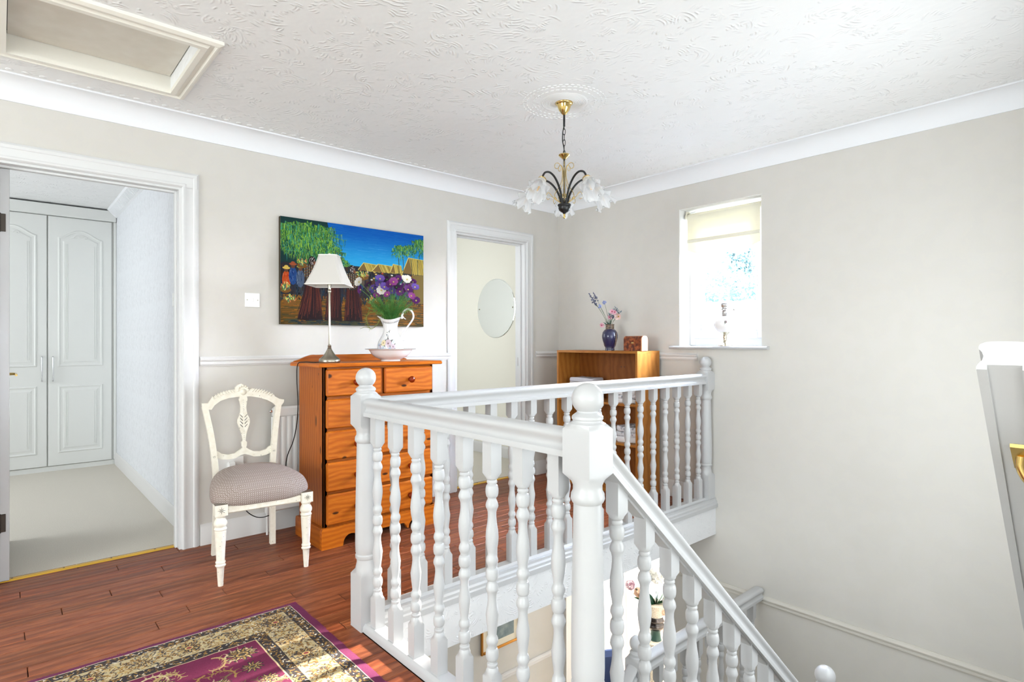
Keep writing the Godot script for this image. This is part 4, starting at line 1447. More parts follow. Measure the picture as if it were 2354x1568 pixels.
# ---------------------------------------------------------------- bookcase and what stands on it
func build_bookcase() -> void:
	var o := thing("bookcase", "oak open bookcase with linen on its shelves by the window wall", "bookcase", Vector3(3.604, 0, -2.958))
	var x0 := -0.14
	var x1 := 0.136
	var z0 := -0.405
	var z1 := 0.405
	for z in [[z0, z0 + 0.018], [z1 - 0.018, z1]]:
		var b := MB.new()
		b.span(Vector3(x0, 0, z[0]), Vector3(x1, 1.064, z[1]), 0.001, 1)
		part(b, "side_panel", M.oak, o)
	var b2 := MB.new()
	b2.span(Vector3(x0, 1.064, z0), Vector3(x1, 1.082, z1), 0.001, 2)
	part(b2, "top_board", M.oak, o)
	b2 = MB.new()
	b2.span(Vector3(x1 - 0.012, 0.06, z0 + 0.018), Vector3(x1 - 0.006, 1.064, z1 - 0.018), 0.0, 1)
	part(b2, "back_panel", M.oak_back, o)
	for y in [0.088, 0.395, 0.690]:
		b2 = MB.new()
		b2.span(Vector3(x0 + 0.006, y - 0.018, z0 + 0.018), Vector3(x1 - 0.012, y, z1 - 0.018), 0.001, 2)
		part(b2, "shelf", M.oak, o)
	b2 = MB.new()
	b2.span(Vector3(x0 + 0.03, 0, z0 + 0.018), Vector3(x0 + 0.046, 0.07, z1 - 0.018), 0.001, 2)
	part(b2, "kick_board", M.oak, o)
	for z in [0.055, 0.085]:
		b2 = MB.new()
		b2.lathe([Vector2(0.004, 0.0), Vector2(0.004, 0.001), Vector2(0, 0.001)], 8, Transform3D(Basis(Vector3.BACK, PI / 2), Vector3(x1 - 0.0115, 0.95, z)))
		part(b2, "screw_hole", M.black, o)
	# folded linen
	var white := mat(rgb(236, 234, 236), 0.9)
	var lilac := mat(rgb(206, 204, 212), 0.9)
	var grey := mat(rgb(190, 186, 188), 0.9)
	var taupe := mat(rgb(176, 160, 146), 0.9)
	var floral := mat(Color.WHITE, 0.9)
	floral.albedo_texture = tex(flower_print(256, 256, rgb(226, 224, 228), 26, [[rgb(150, 150, 168), rgb(96, 98, 120)], [rgb(186, 182, 192), rgb(130, 124, 140)]], 12, 0.5))
	floral.uv1_triplanar = true
	floral.uv1_scale = Vector3.ONE * 5.0
	var piles := [
		[Vector3(3.60, 0.690, -3.16), 0.17, 0.26, [[lilac, 0.034], [white, 0.030], [lilac, 0.036], [grey, 0.034], [lilac, 0.036]], "pile of lilac-grey folded towels on the upper shelf", 0.02],
		[Vector3(3.60, 0.690, -2.72), 0.18, 0.24, [[white, 0.032], [floral, 0.030], [white, 0.034]], "pile of white folded sheets on the upper shelf", -0.03],
		[Vector3(3.60, 0.395, -3.20), 0.18, 0.22, [[white, 0.05], [white, 0.05]], "pile of plump white folded towels on the lower shelf", 0.03],
		[Vector3(3.61, 0.395, -2.92), 0.17, 0.20, [[taupe, 0.05], [taupe, 0.045]], "pile of taupe folded blankets on the lower shelf", -0.05],
		[Vector3(3.60, 0.395, -2.69), 0.18, 0.22, [[white, 0.045], [floral, 0.035], [floral, 0.04]], "pile of patterned folded sheets on the lower shelf", 0.04]]
	for p in piles:
		var t := thing("folded_linen", p[4], "linen", p[0])
		t.rotation.y = p[5]
		var y := 0.0
		var k := 0
		for l in p[3]:
			var h: float = l[1]
			var b := MB.new()
			# a folded cloth: rounded slab with a fold line at its front
			var w: float = p[1] * (1.0 - 0.03 * (k % 2))
			var d: float = p[2] * (1.0 - 0.04 * ((k + 1) % 2))
			var rows := []
			for i in 13:
				var a := PI * i / 12.0
				var row := []
				for j in 33:
					var th := TAU * j / 32.0
					var cx := signf(cos(th)) * pow(absf(cos(th)), 0.3)
					var cz := signf(sin(th)) * pow(absf(sin(th)), 0.3)
					var s := 1.0 - 0.10 * (1.0 - pow(sin(a), 0.6)) if i > 0 and i < 12 else (0.0 if i == 0 or i == 12 else 1.0)
					row.append(Vector3(cx * w * 0.5 * s, y + h * 0.5 - cos(a) * h * 0.5 + 0.003 * sin(th * 3 + k), cz * d * 0.5 * s))
				rows.append(row)
			b.surf(rows, true, Vector3(0, y + h * 0.5, 0))
			part(b, "fold", l[0], t)
			y += h
			k += 1
	# blue glazed vase
	var t := thing("vase", "dark blue glazed vase with brown neck on the bookcase", "vase", Vector3(3.575, 1.082, -2.895))
	var blue := mat(rgb(7, 9, 66), 0.06)
	blue.clearcoat_enabled = true
	var b := MB.new()
	b.lathe([Vector2(0, 0), Vector2(0.036, 0), Vector2(0.036, 0.012), Vector2(0.034, 0.018), Vector2(0.042, 0.042), Vector2(0.054, 0.072), Vector2(0.061, 0.1), Vector2(0.0615, 0.118), Vector2(0.056, 0.142), Vector2(0.045, 0.158), Vector2(0.033, 0.166)], 40, Transform3D.IDENTITY, 1.2)
	part(b, "body", blue, t)
	b = MB.new()
	b.lathe([Vector2(0.033, 0.164), Vector2(0.0325, 0.196), Vector2(0.035, 0.202), Vector2(0.034, 0.206), Vector2(0.029, 0.206), Vector2(0.0285, 0.18), Vector2(0, 0.17)], 32)
	var brown := mat(Color.WHITE, 0.3)
	brown.albedo_texture = tex(speckle_image(64, rgb(58, 42, 34), rgb(150, 126, 100), 0.12, 4, 2, 1.4))
	part(b, "neck", brown, t)
	for s in [-1.0, 1.0]:
		b = MB.new()
		var rows := []
		for i in 9:
			var y := 0.03 + 0.11 * i / 8.0
			var row := []
			for j in 5:
				var a := 0.25 * (j / 4.0 - 0.5) * (1.0 - 0.5 * pow(absf(i / 4.0 - 1.0), 2.0)) + (PI * 0.5 if s > 0 else PI * 1.5)
				var rr := 0.0625 * sqrt(maxf(0.0, 1.0 - pow((y - 0.11) / 0.135, 2.0))) + 0.0008
				row.append(Vector3(cos(a) * rr, y, sin(a) * rr))
			rows.append(row)
		b.surf(rows, false, Vector3(0, 0.1, 0))
		part(b, "side_band", brown, t)
	# artificial flowers in it
	var top := Vector3(3.575, 1.275, -2.895)
	var e := Vector3(0.75, 0, 0.66)
	var k := 0.00348 / 9.225
	var stem_m := mat(rgb(96, 110, 86), 0.7)
	var fl := [[285, 300, "lav"], [205, 320, "lav"], [240, 400, "lav"], [340, 480, "blue"], [450, 395, "blue"], [600, 590, "rose"], [650, 600, "rose"], [555, 705, "rose"], [740, 690, "orchid"], [630, 690, "violet"], [400, 870, "rose"], [560, 640, "grey"], [700, 530, "grey"], [780, 600, "grey"]]
	var cols := {"lav": rgb(104, 106, 128), "blue": rgb(150, 160, 206), "rose": rgb(232, 180, 196), "orchid": rgb(240, 206, 200), "violet": rgb(110, 96, 150), "grey": rgb(120, 136, 150)}
	var words := {"lav": "grey lavender spike leaning from the blue vase", "blue": "small blue globe flower in the blue vase", "rose": "pink artificial bloom in the blue vase", "orchid": "pink orchid with yellow heart in the blue vase", "violet": "violet bloom in the blue vase", "grey": "grey-green leafy sprig in the blue vase"}
	var m_of := {}
	for c in cols:
		m_of[c] = mat(cols[c], 0.7)
	for f in fl:
		var tip = top + e * ((f[0] - 565.0) * k) + Vector3(0, (880.0 - f[1]) * k, 0) + Vector3(-0.66, 0, 0.75) * rng.randf_range(-0.03, 0.03)
		var q := thing("artificial_flower", words[f[2]], "flower", top, 0, "flowers in the blue vase")
		var d = tip - top
		b = MB.new()
		b.tube(bez(Vector3(0, -0.08, 0), Vector3(0, 0.02, 0), d * 0.6 + Vector3(0, 0.01, 0), d, 8), 0.0016, 0.0012, 5)
		part(b, "stem", stem_m, q)
		b = MB.new()
		if f[2] == "lav":
			for i in 26:
				var w := rng.randf()
				b.ball(d + d.normalized() * (w * 0.075 - 0.02) + Vector3(rng.randfn(), rng.randfn(), rng.randfn()) * 0.006 * (1.2 - w), 0.0045 * (1.2 - w * 0.6), 6, 1.4)
			part(b, "flower_spike", m_of.lav, q)
		elif f[2] == "grey":
			for i in 9:
				leaf_blade(b, d - d * 0.03 * i, Vector3(rng.randfn(), rng.randf() + 0.3, rng.randfn()).normalized(), 0.032, 0.011)
			part(b, "leaves", m_of.grey, q)
		elif f[2] == "blue" or f[2] == "violet":
			for i in 24:
				b.ball(d + Vector3(rng.randfn(), rng.randfn(), rng.randfn()).normalized() * 0.012, 0.0052, 6)
			part(b, "flower_head", m_of[f[2]], q)
		else:
			bloom(b, d, (Vector3(-0.66, 0.2, 0.75) + Vector3(rng.randfn(), rng.randfn(), rng.randfn()) * 0.3).normalized(), 0.026 if f[2] == "orchid" else 0.019, 5, 0.55)
			part(b, "petals", m_of[f[2]], q)
			b = MB.new()
			b.ball(d + Vector3(-0.66, 0.2, 0.75).normalized() * 0.006, 0.006, 8)
			part(b, "heart", mat(rgb(196, 150, 60) if f[2] == "orchid" else rgb(190, 96, 120), 0.7), q)
	var lf := thing("artificial_foliage", "green artificial leaves at the lip of the blue vase", "leaves", top)
	for i in 6:
		b = MB.new()
		leaf_blade(b, Vector3(0, -0.02, 0), (e * (-0.75 + i * 0.17) + Vector3(0, 0.9, 0) + Vector3(-0.66, 0, 0.75) * rng.randf_range(-0.3, 0.3)).normalized(), 0.075, 0.016)
		part(b, "leaf", mat(rgb(36, 122 - i * 8, 104), 0.5), lf)
	# little domed wooden casket
	var cx := thing("wooden_casket", "small round-topped burr wood casket on the bookcase", "box", Vector3(3.545, 1.082, -2.628))
	var burr := mat(Color.WHITE, 0.25)
	burr.albedo_texture = tex(speckle_image(256, rgb(70, 28, 12), rgb(166, 84, 38), 0.02, 19, 5, 1.5))
	burr.uv1_triplanar = true
	burr.uv1_scale = Vector3.ONE * 6.0
	var pale := mat(Color.WHITE, 0.35)
	pale.albedo_texture = tex(speckle_image(256, rgb(176, 104, 62), rgb(226, 168, 124), 0.09, 29, 4, 1.5))
	pale.uv1_triplanar = true
	pale.uv1_scale = Vector3.ONE * 9.0
	var ol := PackedVector2Array([Vector2(-0.037, 0), Vector2(0.037, 0)])
	for i in 9:
		var a := PI / 2 * i / 8.0
		ol.append(Vector2(0.037 - 0.03 + 0.03 * cos(a), 0.082 + 0.03 * sin(a)))
	for i in 9:
		var a := PI / 2 + PI / 2 * i / 8.0
		ol.append(Vector2(-0.037 + 0.03 + 0.03 * cos(a), 0.082 + 0.03 * sin(a)))
	b = MB.new()
	b.extr(ol, Vector3(0, 0, -0.074), Vector3.RIGHT, Vector3.UP, Vector3(0, 0, 0.148))
	part(b, "body", burr, cx)
	for z in [-0.082, 0.074]:
		b = MB.new()
		b.extr(ol, Vector3(0, 0, z), Vector3.RIGHT, Vector3.UP, Vector3(0, 0, 0.008))
		part(b, "end_panel", pale if z > 0 else burr, cx)
	b = MB.new()
	b.box(Vector3(-0.0385, 0.06, 0.0), Vector3(0.003, 0.010, 0.022), 0.001)
	part(b, "clasp", M.brass, cx)

func leaf_blade(b: MB, at: Vector3, dir: Vector3, long_: float, wide: float) -> void:
	var side := dir.cross(Vector3(0.3, 0.2, 0.9)).normalized()
	var up := side.cross(dir).normalized()
	var rows := []
	for i in 6:
		var f := i / 5.0
		var w := wide * sin(pow(f, 0.8) * PI) * 0.5 + 0.0004
		var c := at + dir * long_ * f + up * (-0.18 * long_ * f * f)
		rows.append([c - side * w + up * w * 0.25, c, c + side * w + up * w * 0.25])
	b.surf(rows)

func bloom(b: MB, at: Vector3, dir: Vector3, r: float, petals: int, cup: float) -> void:
	var s := dir.cross(Vector3(0.2, 0.9, 0.1)).normalized()
	var u := s.cross(dir).normalized()
	for k in petals:
		var a := TAU * k / petals + rng.randf_range(-0.12, 0.12)
		var o := s * cos(a) + u * sin(a)
		var w := dir.cross(o)
		var rows := []
		for i in 5:
			var f := i / 4.0
			var wd := r * 0.42 * (0.25 + sin(pow(f, 0.7) * PI * 0.85)) * (2.6 / petals + 0.45)
			var c := at + o * r * f + dir * r * cup * f * f
			rows.append([c - w * wd + dir * r * 0.1, c, c + w * wd + dir * r * 0.1])
		b.surf(rows)

# ---------------------------------------------------------------- chandelier
func build_chandelier() -> void:
	var o := thing("chandelier", "brass and black chandelier with five frosted glass flower shades", "chandelier", Vector3(2.21, 0, -2.09))
	var b := MB.new()
	b.lathe([Vector2(0, 2.4), Vector2(0.043, 2.4), Vector2(0.045, 2.396), Vector2(0.043, 2.390), Vector2(0.036, 2.386), Vector2(0.033, 2.374), Vector2(0.027, 2.358), Vector2(0.020, 2.350), Vector2(0.017, 2.345), Vector2(0.012, 2.340), Vector2(0.006, 2.334), Vector2(0, 2.334)], 40, Transform3D.IDENTITY, 0.8)
	part(b, "ceiling_cup", M.brass, o)
	b = MB.new()
	b.tube([Vector3(0, 2.336, 0), Vector3(0, 2.275, 0)], 0.0055, 0.0055, 10)
	part(b, "cable_sleeve", M.black, o)
	b = MB.new()
	b.tube(spline([Vector3(0, 2.28, 0), Vector3(-0.006, 2.245, -0.004), Vector3(-0.007, 2.20, -0.005), Vector3(-0.002, 2.16, 0), Vector3(0, 2.12, 0)]), 0.0026, 0.0026, 8)
	part(b, "cable", M.black, o)
	var link := MB.new()
	var lp := []
	for i in 21:
		var a := TAU * i / 20.0
		lp.append(Vector3(cos(a) * 0.0062, sin(a) * 0.0175, 0))
	link.tube(lp, 0.0016, 0.0016, 6)
	var lm := link.mesh()
	for i in 6:
		var l := meshed(lm, "chain_link", M.black, o)
		l.position.y = 2.275 - i * 0.0285
		l.rotation.y = 0.7 + (PI / 2 if i % 2 == 1 else 0.0)
	b = MB.new()
	b.lathe([Vector2(0, 2.134), Vector2(0.006, 2.134), Vector2(0.010, 2.130), Vector2(0.028, 2.128), Vector2(0.030, 2.124), Vector2(0.024, 2.117), Vector2(0.014, 2.110), Vector2(0.010, 2.104), Vector2(0, 2.104)], 32, Transform3D.IDENTITY, 0.8)
	part(b, "top_cup", M.brass, o)
	b = MB.new()
	b.tube([Vector3(0, 2.106, 0), Vector3(0, 1.86, 0)], 0.0045, 0.0045, 10)
	part(b, "stem", M.black, o)
	b = MB.new()
	b.lathe([Vector2(0, 1.868), Vector2(0.034, 1.868), Vector2(0.036, 1.864), Vector2(0.034, 1.858), Vector2(0.031, 1.856), Vector2(0.031, 1.846), Vector2(0.027, 1.836), Vector2(0.018, 1.828), Vector2(0.010, 1.824), Vector2(0.006, 1.818), Vector2(0, 1.818)], 32, Transform3D.IDENTITY, 0.8)
	part(b, "hub", M.black, o)
	b = MB.new()
	b.lathe([Vector2(0.004, 1.82), Vector2(0.006, 1.814), Vector2(0.004, 1.809), Vector2(0.0065, 1.802), Vector2(0.004, 1.795), Vector2(0, 1.793)], 16)
	part(b, "finial", M.brass, o)
	var frost := mat(Color(0.90, 0.905, 0.915, 0.5), 0.25)
	frost.transparency = BaseMaterial3D.TRANSPARENCY_ALPHA
	frost.cull_mode = BaseMaterial3D.CULL_DISABLED
	frost.backlight_enabled = true
	frost.backlight = Color(0.5, 0.5, 0.5)
	var clear := mat(Color(1, 1, 1, 0.14), 0.03)
	clear.transparency = BaseMaterial3D.TRANSPARENCY_ALPHA
	var amber := mat(rgb(226, 176, 98), 0.4)
	var gold := mat(rgb(206, 178, 116), 0.22, 1.0)
	# shade, socket and bulb are made once round the y axis, mouth downwards
	var rows := []
	for i in 17:
		var f := i / 16.0
		var row := []
		for j in 61:
			var th := TAU * j / 60.0
			var rr := 0.017 + 0.020 * pow(f, 0.55) + 0.018 * f * f * f
			rr += 0.0013 * cos(th * 18.0) * smoothstep(0.05, 0.25, f)
			rr += (0.006 * cos(th * 6.0) + 0.003 * sin(th * 11.0)) * pow(f, 5.0)
			var y := -0.108 * f + 0.010 * cos(th * 6.0) * pow(f, 4.0) + 0.005 * sin(th * 9.0 + 1.0) * pow(f, 6.0)
			row.append(Vector3(cos(th) * rr, y, sin(th) * rr))
		rows.append(row)
	var sh := MB.new()
	sh.surf(rows, true, Vector3(0, -0.04, 0))
	var shm := sh.mesh()
	# outer collar of petals, half way down
	var pet := MB.new()
	rows = []
	for i in 7:
		var f := i / 6.0
		var row := []
		for j in 61:
			var th := TAU * j / 60.0
			var rr := 0.030 + 0.022 * f + 0.006 * cos(th * 5.0 + 0.6) * f * f
			row.append(Vector3(cos(th) * rr, -0.030 - 0.026 * f + 0.009 * cos(th * 5.0 + 0.6) * f * f, sin(th) * rr))
		rows.append(row)
	pet.surf(rows, true, Vector3(0, -0.04, 0))
	var pem := pet.mesh()
	var cap := MB.new()
	cap.lathe([Vector2(0, 0.010), Vector2(0.007, 0.010), Vector2(0.012, 0.006), Vector2(0.021, 0.0), Vector2(0.0225, -0.007), Vector2(0.020, -0.010), Vector2(0, -0.010)], 24)
	var cam_ := cap.mesh()
	var bu := MB.new()
	bu.lathe([Vector2(0.006, -0.03), Vector2(0.012, -0.045), Vector2(0.0155, -0.058), Vector2(0.013, -0.075), Vector2(0.006, -0.09), Vector2(0, -0.095)], 20, Transform3D.IDENTITY, 1.4)
	var bum := bu.mesh()
	var fi := MB.new()
	fi.lathe([Vector2(0, -0.046), Vector2(0.005, -0.046), Vector2(0.004, -0.078), Vector2(0, -0.078)], 8)
	var fim := fi.mesh()
	var so := MB.new()
	so.lathe([Vector2(0, -0.008), Vector2(0.010, -0.008), Vector2(0.010, -0.036), Vector2(0.0085, -0.042), Vector2(0, -0.042)], 16)
	var som := so.mesh()
	var dark := mat(rgb(90, 84, 78), 0.4)
	for k in 5:
		var az := deg_to_rad(136.6 + 36.0 + 72.0 * k)
		var out := Vector3(cos(az), 0, sin(az))
		b = MB.new()
		var pts := []
		for p in [[0.016, 1.866], [0.026, 1.91], [0.05, 1.958], [0.085, 1.994], [0.125, 2.008], [0.160, 2.000], [0.178, 1.982], [0.184, 1.966]]:
			pts.append(out * p[0] + Vector3(0, p[1], 0))
		b.tube(spline(pts, 4), 0.0058, 0.0050, 10)
		part(b, "arm", M.black, o)
		var ax := out * 0.53 + Vector3(0, -0.85, 0)
		var bs := Basis()
		bs.y = -ax.normalized()
		bs.x = bs.y.cross(Vector3(0.1, 0.2, 0.97)).normalized()
		bs.z = bs.x.cross(bs.y)
		var xf := Transform3D(bs, out * 0.184 + Vector3(0, 1.962, 0))
		var c := meshed(cam_, "shade_cap", M.brass, o)
		c.transform = xf
		var s := meshed(shm, "shade", frost, o)
		s.transform = xf
		meshed(pem, "petal_collar", frost, s)
		var l := meshed(som, "lamp_holder", dark, o)
		l.transform = xf
		var g := meshed(bum, "bulb", clear, o)
		g.transform = xf
		meshed(fim, "filament", amber, g)
		# gilt scrolls between the arms
		var a2 := az + deg_to_rad(36.0)
		var o2 := Vector3(cos(a2), 0, sin(a2))
		pts = []
		for p in [[0.016, 1.872], [0.045, 1.892], [0.052, 1.915], [0.034, 1.948], [0.016, 1.985], [0.010, 2.03], [0.016, 2.064], [0.034, 2.082], [0.050, 2.074], [0.050, 2.056], [0.036, 2.052], [0.030, 2.062]]:
			pts.append(o2 * p[0] + Vector3(0, p[1], 0))
		b = MB.new()
		b.tube(spline(pts, 4), 0.0019, 0.0016, 6)
		pts = []
		for p in [[0.018, 1.872], [0.06, 1.90], [0.085, 1.925], [0.098, 1.905], [0.09, 1.888], [0.08, 1.895]]:
			pts.append(o2 * p[0] + Vector3(0, p[1], 0))
		b.tube(spline(pts, 4), 0.0018, 0.0014, 6)
		part(b, "scroll", gold, o)

# ---------------------------------------------------------------- flat prints
func dab(im: Image, x: float, y: float, w: float, c: Color) -> void:
	var s := maxi(1, int(round(w)))
	im.fill_rect(Rect2i(int(x - s * 0.5), int(y - s * 0.5), s, s).intersection(Rect2i(0, 0, im.get_width(), im.get_height())), c)

func stroke(im: Image, a: Vector2, b: Vector2, bend: float, w0: float, w1: float, c: Color) -> void:
	var L := a.distance_to(b)
	var k := maxi(2, int(L / 1.3))
	var mid := (a + b) * 0.5 + (b - a).orthogonal() * bend
	for i in k + 1:
		var f := float(i) / k
		var p := a.lerp(mid, f).lerp(mid.lerp(b, f), f)
		dab(im, p.x, p.y, lerpf(w0, w1, f), c)

func disc(im: Image, c: Vector2, rx: float, ry: float, col: Color) -> void:
	for y in range(int(c.y - ry), int(c.y + ry) + 1):
		var f := (y - c.y) / ry
		if absf(f) > 1.0:
			continue
		var w := rx * sqrt(1.0 - f * f)
		im.fill_rect(Rect2i(int(c.x - w), y, maxi(1, int(2 * w)), 1).intersection(Rect2i(0, 0, im.get_width(), im.get_height())), col)

func quad_fill(im: Image, p: PackedVector2Array, col: Color) -> void:
	var y0 := INF
	var y1 := -INF
	for q in p:
		y0 = minf(y0, q.y)
		y1 = maxf(y1, q.y)
	for y in range(int(y0), int(y1) + 1):
		var xs := []
		for i in p.size():
			var a := p[i]
			var b := p[(i + 1) % p.size()]
			if (a.y <= y) != (b.y <= y):
				xs.append(a.x + (y - a.y) / (b.y - a.y) * (b.x - a.x))
		xs.sort()
		for i in range(0, xs.size() - 1, 2):
			im.fill_rect(Rect2i(int(xs[i]), y, int(xs[i + 1] - xs[i]) + 1, 1).intersection(Rect2i(0, 0, im.get_width(), im.get_height())), col)

# scattered roses with leaves, for china and cloth
func flower_print(w: int, h: int, base: Color, count: int, cols: Array, seed_: int, size: float) -> Image:
	var im := Image.create(w, h, false, Image.FORMAT_RGB8)
	im.fill(base)
	var r := RandomNumberGenerator.new()
	r.seed = seed_
	for k in count:
		var c := Vector2(r.randf() * w, r.randf_range(0.15, 0.85) * h)
		rose(im, c, h * 0.09 * size * r.randf_range(0.7, 1.3), cols[k % cols.size()], r)
	return im

func rose(im: Image, c: Vector2, R: float, pair: Array, r: RandomNumberGenerator) -> void:
	for j in 3:
		var a := r.randf() * TAU
		stroke(im, c + Vector2(cos(a), sin(a)) * R * 0.8, c + Vector2(cos(a), sin(a)) * R * 1.9, 0.2, R * 0.5, 1.0, rgb(120, 132, 124).lerp(pair[1], 0.3))
	disc(im, c, R, R * 0.9, pair[0])
	for j in 4:
		var a := r.randf() * TAU
		var q := R * (0.9 - j * 0.2)
		for i in 14:
			var t := a + i * 0.3
			dab(im, c.x + cos(t) * q, c.y + sin(t) * q * 0.9, 1.4, pair[1])
	disc(im, c, R * 0.22, R * 0.2, pair[1])

func build_painting() -> void:
	var W := 1024
	var H := 660
	var im := Image.create(W, H, false, Image.FORMAT_RGB8)
	var r := RandomNumberGenerator.new()
	r.seed = 404
	for y in H:
		var f := float(y) / H
		var c := rgb(4, 84, 168).lerp(rgb(40, 152, 206), smoothstep(0.0, 0.40, f))
		if f > 0.40:
			c = rgb(40, 38, 44)
		if f > 0.72:
			c = rgb(124, 80, 24).lerp(rgb(70, 54, 22), smoothstep(0.72, 1.0, f))
		im.fill_rect(Rect2i(0, y, W, 1), c)
	for k in 500:
		var p := Vector2(r.randf_range(0.28, 1.0) * W, r.randf_range(0.0, 0.4) * H)
		stroke(im, p, p + Vector2(r.randf_range(30, 90), r.randf_range(-3, 3)), 0.02, 3, 2, im.get_pixelv(p.clamp(Vector2.ZERO, Vector2(W - 1, H - 1))).lightened(r.randf_range(-0.05, 0.07)))
	for k in 700:
		var p := Vector2(r.randf() * W, r.randf_range(0.74, 1.0) * H)
		var g: Color = [rgb(150, 94, 26), rgb(98, 68, 22), rgb(70, 60, 28), rgb(124, 74, 20), rgb(44, 52, 38)][r.randi() % 5]
		stroke(im, p, p + Vector2(r.randf_range(30, 110), r.randf_range(-4, 4)), 0.03, 4, 2, g)
	# dark market crowd
	for k in 900:
		var p := Vector2(r.randf() * W, r.randf_range(0.42, 0.76) * H)
		var g: Color = [rgb(30, 32, 46), rgb(44, 34, 30), rgb(22, 44, 60), rgb(60, 40, 28), rgb(18, 20, 26), rgb(46, 56, 60)][r.randi() % 6]
		stroke(im, p, p + Vector2(r.randf_range(-14, 14), r.randf_range(10, 40)), 0.1, 7, 3, g)
	for k in 64:
		var p := Vector2(r.randf_range(0.46, 0.94) * W, r.randf_range(0.45, 0.66) * H)
		disc(im, p + Vector2(0, 22), 11, 22, [rgb(40, 60, 96), rgb(70, 44, 40), rgb(36, 82, 104), rgb(88, 78, 66), rgb(30, 30, 40)][r.randi() % 5])
		disc(im, p, 7, 9, rgb(74, 48, 34))
		disc(im, p + Vector2(0, -5), 9, 5, [rgb(196, 170, 90), rgb(150, 60, 34), rgb(60, 56, 62), rgb(206, 202, 196)][r.randi() % 4])
	# thatched huts
	for h in [[0.50, 0.36, 0.64, 0.435], [0.60, 0.36, 0.76, 0.435], [0.735, 0.345, 0.82, 0.43], [0.83, 0.26, 1.0, 0.43]]:
		var x0: float = h[0] * W
		var y0: float = h[1] * H
		var x1: float = h[2] * W
		var y1: float = h[3] * H
		quad_fill(im, PackedVector2Array([Vector2(x0, y1), Vector2(x0 + (x1 - x0) * 0.28, y0), Vector2(x1 - 4, y0 + 8), Vector2(x1, y1 + 4)]), rgb(150, 128, 56))
		quad_fill(im, PackedVector2Array([Vector2(x0, y1), Vector2(x0 + (x1 - x0) * 0.28, y0), Vector2(x0 + (x1 - x0) * 0.46, y1 + 4)]), rgb(112, 88, 46))
		for k in 46:
			var f := r.randf()
			var a := Vector2(lerpf(x0 + (x1 - x0) * 0.3, x1, f), y0 + 6)
			stroke(im, a, a + Vector2((x1 - x0) * 0.16, y1 - y0), 0.0, 2, 2, [rgb(176, 156, 70), rgb(120, 100, 44), rgb(196, 176, 92)][k % 3])
		stroke(im, Vector2(x0, y1), Vector2(x0 + (x1 - x0) * 0.28, y0), 0.0, 4, 4, rgb(206, 188, 110))
		stroke(im, Vector2(x0 + (x1 - x0) * 0.28, y0), Vector2(x1, y0 + 8), 0.0, 3, 3, rgb(206, 188, 110))
	quad_fill(im, PackedVector2Array([Vector2(0.905 * W, 0.44 * H), Vector2(W, 0.44 * H), Vector2(W, 0.75 * H), Vector2(0.93 * W, 0.75 * H)]), rgb(112, 94, 48))
	# palm fronds
	var palms := [[0.06, 0.05, 0.20, 26], [0.16, 0.03, 0.24, 30], [0.25, 0.04, 0.20, 26], [0.11, 0.16, 0.17, 20], [0.22, 0.16, 0.18, 22], [0.345, 0.235, 0.085, 18], [0.385, 0.33, 0.06, 14], [0.42, 0.37, 0.04, 10], [0.81, 0.14, 0.09, 18], [0.88, 0.13, 0.08, 16], [0.97, 0.05, 0.13, 24]]
	var greens := [rgb(96, 150, 46), rgb(60, 118, 44), rgb(34, 84, 52), rgb(140, 176, 62), rgb(20, 58, 48), rgb(46, 132, 120)]
	quad_fill(im, PackedVector2Array([Vector2(0, 0), Vector2(0.29 * W, 0), Vector2(0.33 * W, 0.26 * H), Vector2(0.24 * W, 0.42 * H), Vector2(0, 0.42 * H)]), rgb(22, 52, 52))
	for p in palms:
		var c := Vector2(p[0] * W, p[1] * H)
		for k in p[3]:
			var a = TAU * k / p[3] + r.randf_range(-0.15, 0.15)
			var R: float = p[2] * H * r.randf_range(0.8, 1.25)
			var tip := c + Vector2(cos(a) * R * 1.15, sin(a) * R * 0.7 + R * 0.62)
			var bend := 0.28 * signf(cos(a))
			stroke(im, c, tip, -bend, 4, 2, greens[r.randi() % 3])
			for q in 22:
				var f := 0.12 + 0.86 * q / 22.0
				var mid := (c + tip) * 0.5 + (tip - c).orthogonal() * -bend
				var s := c.lerp(mid, f).lerp(mid.lerp(tip, f), f)
				stroke(im, s, s + Vector2(r.randf_range(-9, 9), R * 0.30 * r.randf_range(0.5, 1.3)), r.randf_range(-0.2, 0.2), 3.0, 1, greens[r.randi() % 6])
	for x in [0.345, 0.36, 0.385, 0.80, 0.835, 0.9, 0.95]:
		stroke(im, Vector2(x * W, 0.28 * H), Vector2((x + 0.004) * W, 0.44 * H), 0.02, 5, 4, rgb(60, 74, 56))
	# people at the left and the three women in long skirts
	for q in [[0.035, 0.49, rgb(176, 72, 30), rgb(206, 176, 84)], [0.075, 0.45, rgb(34, 66, 122), rgb(150, 74, 44)], [0.12, 0.47, rgb(70, 86, 110), rgb(146, 140, 56)], [0.275, 0.42, rgb(92, 56, 40), rgb(178, 160, 84)]]:
		var c := Vector2(q[0] * W, q[1] * H)
		disc(im, c + Vector2(0, 62), 26, 56, q[2])
		disc(im, c, 13, 16, rgb(96, 62, 44))
		disc(im, c + Vector2(0, -10), 24, 8, q[3])
		disc(im, c + Vector2(0, -18), 13, 9, q[3])
		for k in 26:
			var s := c + Vector2(r.randf_range(-20, 20), r.randf_range(20, 110))
			stroke(im, s, s + Vector2(r.randf_range(-6, 6), 16), 0.1, 3, 1, (q[2] as Color).lightened(r.randf_range(-0.3, 0.3)))
